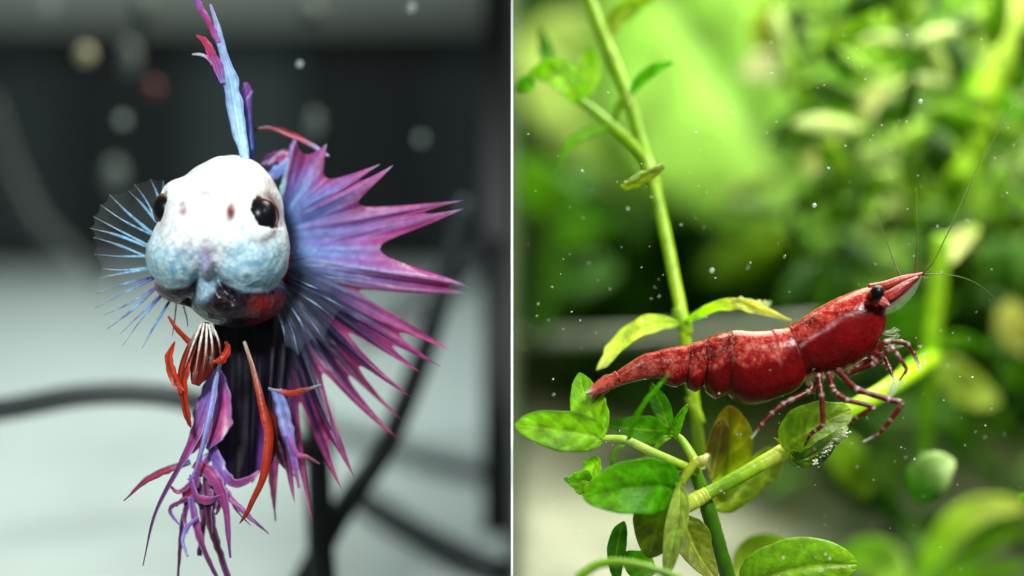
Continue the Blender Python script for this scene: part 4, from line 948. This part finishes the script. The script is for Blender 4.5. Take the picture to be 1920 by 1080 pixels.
PAIR = [(a, (b[0], b[1]+dict(zip((8, 11, 14), (-5, -6, -6))).get(k, 0))) for k, (a, b) in enumerate(PAIR)]
A = spline([P(*a) for a, b in PAIR], 300); B = spline([P(*b) for a, b in PAIR], 300)
cen = (A+B)/2; hv = (A-B)/2; hl = np.linalg.norm(hv, axis=1)
s01 = np.linspace(0, 1, 300)*(len(PAIR)-1)
KA = 96
ang = np.linspace(0, 2*pi, KA, endpoint=False)
dw_ = np.interp(s01, [0, 3, 8, 16, 20, 24, 28, 31, 33], [.8, .75, .72, .68, .74, .80, .84, .8, .8])
# back of each shell plate stands a little proud of the next one
seg = np.array([3.6, 5.6, 8.5, 11.6, 15.0, 18.6, 20.9])
step = np.zeros(300)
for a, b in zip(seg[:-1], seg[1:]):
    t = (s01-a)/(b-a); mk = (t >= 0) & (t < 1); step[mk] = .009*min(1, (a+4)/16)*(1-t[mk])**2.2
step[s01 > 20.9] = .016*np.exp(-(s01[s01 > 20.9]-20.9)/1.6)
g = np.zeros((300, KA, 3)); colS = np.zeros((300, KA, 3))
up_ = unit(hv)
for j, a in enumerate(ang):
    ca, sa = cos(a), sin(a)
    sq_ = np.sign(sa)*abs(sa)**.85
    r1 = 1+step*(.5+.5*max(0, ca+.5))/np.maximum(hl, .05)*.8
    g[:, j] = cen+up_*(hl*ca*r1)[:, None]+np.array([0, -1, 0])*(hl*dw_*sq_*r1)[:, None]
gf = g.reshape(-1, 3)
na = vnoise3(gf, 8, 31); nb_ = .5*vnoise3(gf, 24, 32)+.5*vnoise3(gf, 43, 35); nc = vnoise3(gf, 75, 33)
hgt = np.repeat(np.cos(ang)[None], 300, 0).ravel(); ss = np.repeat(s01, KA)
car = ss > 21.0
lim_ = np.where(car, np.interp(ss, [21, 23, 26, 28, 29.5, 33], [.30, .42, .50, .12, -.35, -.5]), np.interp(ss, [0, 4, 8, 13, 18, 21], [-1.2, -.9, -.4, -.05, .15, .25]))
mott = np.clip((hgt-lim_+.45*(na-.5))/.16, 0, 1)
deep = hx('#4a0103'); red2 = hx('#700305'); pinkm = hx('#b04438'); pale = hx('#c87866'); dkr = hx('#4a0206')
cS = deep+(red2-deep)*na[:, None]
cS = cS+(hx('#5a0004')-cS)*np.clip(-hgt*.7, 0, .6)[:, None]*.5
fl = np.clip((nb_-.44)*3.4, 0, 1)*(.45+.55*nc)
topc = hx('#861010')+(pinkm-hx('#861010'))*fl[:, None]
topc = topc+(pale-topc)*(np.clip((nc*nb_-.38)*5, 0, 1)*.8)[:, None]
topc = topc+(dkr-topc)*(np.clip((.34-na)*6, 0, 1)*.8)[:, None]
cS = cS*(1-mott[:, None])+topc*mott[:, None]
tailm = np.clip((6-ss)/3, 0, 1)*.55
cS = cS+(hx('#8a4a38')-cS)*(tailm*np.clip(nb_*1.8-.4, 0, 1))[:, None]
# pale edge of the shell plates
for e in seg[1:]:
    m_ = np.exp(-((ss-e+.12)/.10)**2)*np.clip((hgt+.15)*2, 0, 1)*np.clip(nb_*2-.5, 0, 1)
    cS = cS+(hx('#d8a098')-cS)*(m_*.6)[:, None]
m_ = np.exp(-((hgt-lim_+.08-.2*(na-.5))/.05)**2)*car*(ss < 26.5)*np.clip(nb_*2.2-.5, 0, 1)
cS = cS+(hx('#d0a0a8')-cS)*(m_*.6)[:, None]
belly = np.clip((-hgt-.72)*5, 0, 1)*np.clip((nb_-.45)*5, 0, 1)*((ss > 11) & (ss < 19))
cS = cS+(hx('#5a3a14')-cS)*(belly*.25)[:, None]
fs_ = [(i*KA+j, (i+1)*KA+j, (i+1)*KA+(j+1) % KA, i*KA+(j+1) % KA) for i in range(299) for j in range(KA)]
fs_ += [tuple(range(KA)), tuple(299*KA+j for j in range(KA))[::-1]]
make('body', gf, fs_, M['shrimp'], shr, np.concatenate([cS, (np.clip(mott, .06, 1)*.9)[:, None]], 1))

# rostrum, head spines, tail fan, antennal scale
blade('rostrum', [P(1628, 541, -.02), P(1660, 536, -.03), P(1692, 523, -.02), P(1732, 513, 0)], [.03, .034, .020, .004], ['#7a1412', '#8c2a22', '#a04a3c', '#982c2c'], M['shrimp_leg'], shr, cup=.5, thick=.05, n=26, m=9)
for pts, hw_, cc_ in (([(1650, 562, -.14), (1672, 552, -.14), (1698, 535, -.12), (1722, 520, -.1)], [.030, .035, .028, .006], ['#7a1418', '#96302a', '#842020', '#781818']),
                      ([(1652, 572, -.12), (1676, 562, -.1), (1700, 542, -.08), (1720, 524, -.06)], [.030, .030, .022, .006], ['#a85a66', '#8c2238', '#a84850', '#8c3038']),
                      ([(1640, 558, -.2), (1654, 566, -.2), (1666, 572, -.18)], [.028, .030, .010], ['#8a1c1c', '#b45a50', '#c08a8a'])):
    blade('antennule_base', [P(*q) for q in pts], hw_, cc_, M['shrimp_leg'], shr, cup=-.6, thick=.05, n=18, m=7)
sc2 = blade('antennal_scale', [P(1656, 586, -.14), P(1682, 572, -.14), P(1708, 548, -.12), P(1728, 518, -.1)], [.02, .038, .03, .005], ['#b88890', '#8ca488', '#a0b4a0', '#98a898'], surface('scale_clear', None, .25, .3, 26, translucent=.4, alpha=.20), shr, cup=.3, thick=.02, n=20, m=9)
for pts, hw_, cc_, rl in (([(1160, 706, -.10), (1140, 716, -.12), (1116, 730, -.14), (1098, 738, -.14)], [.05, .055, .040, .008], ['#6a1410', '#8a3c2c', '#94463c', '#b8a8a8'], .2),
                      ([(1162, 712, -.02), (1140, 723, -.02), (1121, 739, -.02), (1108, 754, -.02)], [.05, .05, .035, .008], ['#5a100c', '#7a2018', '#8a3c30', '#b0a0a0'], -.4),
                      ([(1162, 706, .08), (1138, 718, .1), (1118, 732, .1), (1100, 744, .1)], [.05, .05, .035, .008], ['#5a100c', '#803024', '#8c4c40', '#b8a8a8'], .5)):
    blade('tail_fan_blade', [P(*q) for q in pts], hw_, cc_, M['shrimp'], shr, cup=.3, thick=.014, n=30, m=11, roll=rl, streak=.6, rag=.12)
# eyes on stalks
for (ex, ey, ed) in ((1645, 548, -.235), (1650, 543, .22)):
    e = ball('eye', P(ex, ey, ed), .053, M['eye'], shr, 12)
    tube('eye_stalk', [P(ex-8, ey+8, ed*.55), P(ex-4, ey+5, ed*.75), P(ex-1, ey+1, ed)], [.05, .042, .04], M['shrimp_leg'], e, 8, 10, ['#6a1414', '#7a1c1a', '#5a1414'])

def leg(pts, r, name='leg', pale_tip=True, ds_=(0, 0), dim=1.0, bands=None):
    """jointed leg: red segments with pale joints"""
    n = 80; q = [P(p[0], p[1], p[2]) for p in pts]
    q = np.array(q); t = np.linspace(0, len(q)-1, n); i = np.minimum(t.astype(int), len(q)-2); f_ = (t-i)[:, None]
    lin = q[i]*(1-f_)+q[i+1]*f_; p = .75*lin+.25*spline(q, n)
    rr = np.interp(np.linspace(0, 1, n), [0, .3, .75, 1], [r, r*.95, r*.7, r*.28])
    fr = t-np.round(t)
    rr = rr*(1+.08*np.exp(-(fr/.10)**2))
    base_c = hx('#640e0c')*dim; jo = hx('#dccfc0')
    c = np.tile(base_c, (n, 1))
    nzz = vnoise(np.linspace(0, 26, n)+pts[0][0], 3)
    pal = np.clip(np.exp(-((fr-.05)/.04)**2)*.75+np.clip(nzz*1.5-.75, 0, 1)*.8, 0, 1)
    c = c*(1-pal[:, None])+jo*pal[:, None]
    c = c*(1-.35*np.clip(-nzz, 0, 1))[:, None]
    if pale_tip:
        e = np.clip((np.linspace(0, 1, n)-.86)/.1, 0, 1)[:, None]; c = c*(1-e)+hx('#c8ccc0')*e
    b0 = np.clip(1-np.linspace(0, 1, n)/.05, 0, 1)[:, None]; c = c*(1-b0)+hx('#5a1410')*b0
    t_, nn, b_ = frames(p); k = 8; a = np.linspace(0, 2*pi, k, endpoint=False)
    v = (p[:, None]+(nn[:, None]*np.cos(a)[None, :, None]+b_[:, None]*np.sin(a)[None, :, None])*rr[:, None, None]).reshape(-1, 3)
    f = [(i*k+j, i*k+(j+1) % k, (i+1)*k+(j+1) % k, (i+1)*k+j) for i in range(n-1) for j in range(k)]
    return make(name, v, f, M['shrimp_leg'], shr, np.repeat(c, k, 0))
leg([(1526, 718, -.12), (1517, 734, -.16), (1469, 757, -.22), (1448, 774, -.25), (1430, 794, -.28), (1409, 822, -.3)], .024)
leg([(1534, 702, -.16), (1540, 738, -.24), (1543, 796, -.28), (1520, 814, -.26), (1508, 838, -.22)], .022, pale_tip=False)
leg([(1553, 700, -.18), (1563, 733, -.28), (1586, 750, -.32), (1638, 763, -.34), (1608, 782, -.32), (1588, 800, -.28)], .023, pale_tip=False)
leg([(1570, 694, -.2), (1604, 729, -.32), (1665, 749, -.36), (1691, 755, -.36), (1671, 786, -.36), (1648, 814, -.34), (1618, 829, -.32)], .025)
leg([(1592, 700, -.18), (1636, 684, -.28), (1672, 652, -.32), (1700, 692, -.33), (1686, 714, -.32)], .021, 'claw_arm', False)
leg([(1606, 690, -.14), (1636, 672, -.22), (1660, 640, -.24), (1702, 644, -.26), (1724, 690, -.26)], .020, 'claw_arm', True)
leg([(1624, 668, -.02), (1656, 645, -.04), (1690, 640, -.05), (1712, 660, -.05), (1726, 684, -.05)], .019, 'claw_arm', True)
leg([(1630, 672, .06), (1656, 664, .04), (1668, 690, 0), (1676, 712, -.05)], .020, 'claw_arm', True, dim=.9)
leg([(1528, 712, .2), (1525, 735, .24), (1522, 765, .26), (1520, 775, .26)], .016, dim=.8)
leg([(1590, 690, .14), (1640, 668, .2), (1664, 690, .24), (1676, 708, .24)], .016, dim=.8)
# pale claws and mouth bristles
blade('claw', [P(1688, 708, -.3), P(1680, 722, -.31), P(1668, 745, -.3)], [.022, .032, .010], ['#b0a098', '#c8d0cc', '#d8e0dc'], M['shrimp_clear'], shr, cup=-.4, thick=.04, n=14, m=7)
blade('claw', [P(1668, 712, -.1), P(1672, 724, -.1), P(1664, 742, -.1)], [.02, .03, .008], ['#a8b0a8', '#c0ccc8', '#d0dcd8'], M['shrimp_clear'], shr, cup=-.4, thick=.04, n=14, m=7)
ds_ = []
r_ = np.random.default_rng(9)
for i in range(20):
    a_ = r_.uniform(-.2, .9); L = r_.uniform(14, 34)
    p0 = (1660+r_.uniform(-6, 4), 636+r_.uniform(-16, 16)); p2 = (p0[0]+L*cos(a_), p0[1]-L*sin(a_)*.6)
    ds_.append(tube_data([P(*p0, -.08), P((p0[0]+p2[0])/2, (p0[1]+p2[1])/2+1.5, -.09), P(*p2, -.1)], [.0025, .0012], 6, 4, ['#b8b8a0', '#c8d0b8']))
for k, (x, y) in enumerate(((1720, 648), (1726, 664), (1728, 678), (1722, 690), (1698, 700), (1690, 716))):
    for i in range(5):
        a_ = r_.uniform(-1.2, .6)
        ds_.append(tube_data([P(x, y, -.2), P(x+10*cos(a_), y-10*sin(a_), -.21)], [.002, .001], 4, 4, ['#b8c0a8', '#c8d0b8']))
v, f, c = merge(ds_); o = make('bristles', v, f, M['antenna'], shr, c); o['kind'] = 'stuff'
# swimming-leg roots between body and legs
for k, (x0, y0, x1, y1) in enumerate(((1512, 712, 1524, 726), (1524, 706, 1534, 722), (1540, 704, 1546, 724), (1556, 702, 1562, 718), (1572, 696, 1582, 712), (1590, 690, 1602, 702), (1608, 684, 1622, 690))):
    blade('leg_root', [P(x0, y0-8, -.10), P((x0+x1)/2, (y0+y1)/2, -.14), P(x1, y1, -.15)], [.035, .030, .008], ['#6a2a1c', '#8a8a48', '#a8a868'], M['shrimp_clear'], shr, n=10, m=5, thick=.03)
# antennae
for pts, r0, cc_ in (([(1728, 515, -.05), (1752, 487, -.1), (1790, 408, -.15), (1835, 312, -.2), (1880, 232, -.25), (1930, 150, -.3)], .0065, ['#6a3a30', '#6a7a3a', '#7a8a4a', '#7a8a4a', '#8a9a5a']),
                     ([(1715, 516, .0), (1719, 470, .0), (1720, 420, .02), (1717, 352, .05)], .006, ['#8a2a20', '#5a4a2a', '#5a6a2a', '#7a8a4a']),
                     ([(1690, 520, .1), (1676, 490, .15), (1662, 450, .25), (1645, 405, .35)], .006, ['#8a3a28', '#4a4a2a', '#4a5a2a', '#5a7a3a']),
                     ([(1730, 514, -.02), (1770, 514, .0), (1815, 524, .1), (1850, 545, .2), (1882, 578, .3)], .0042, ['#6a4a3a', '#6a7a4a', '#6a8a3a', '#6a8a3a'])):
    tube('antenna', [P(*q) for q in pts], [r0, r0*.8, r0*.45, r0*.3], M['antenna'], shr, 60, 6, cc_, .3)

# ------------------------------------------------------------------ floating specks
r_ = np.random.default_rng(14); ds_ = []
for i in range(230):
    px = r_.uniform(985, 1915); py = r_.uniform(60, 1070); d = r_.uniform(-.5, .9)
    if px < 1350 and r_.random() < .2: py = r_.uniform(350, 620)
    rad = r_.choice([.003, .004, .005, .007, .011], p=[.4, .35, .18, .06, .01])
    p = P(px, py, d); a_ = r_.uniform(0, pi); e_ = np.array([cos(a_), 0, sin(a_)])*rad*r_.uniform(.8, 1.8)
    ds_.append(tube_data([p-e_, p, p+e_], [rad*.3, rad, rad*.3], 3, 5))
v, f, c = merge(ds_); o = make('suspended_specks', v, f, M['speck'], None)
o['kind'] = 'stuff'; tag(o, 'tiny white specks drifting in the water of the plant tank', 'specks')
for (px, py, d, r, lb_) in ((1335, 507, .4, .020, 'small pale round bubble right of the tall stem'), (1726, 190, .1, .018, 'tiny bright bubble in the upper right foliage'), (1527, 385, .1, .018, 'tiny white bubble above the shrimp back')):
    tag(ball('bubble', P(px, py, d), r, M['bubble'], None, 8), lb_, 'bubble', 'bubbles in the plant tank')
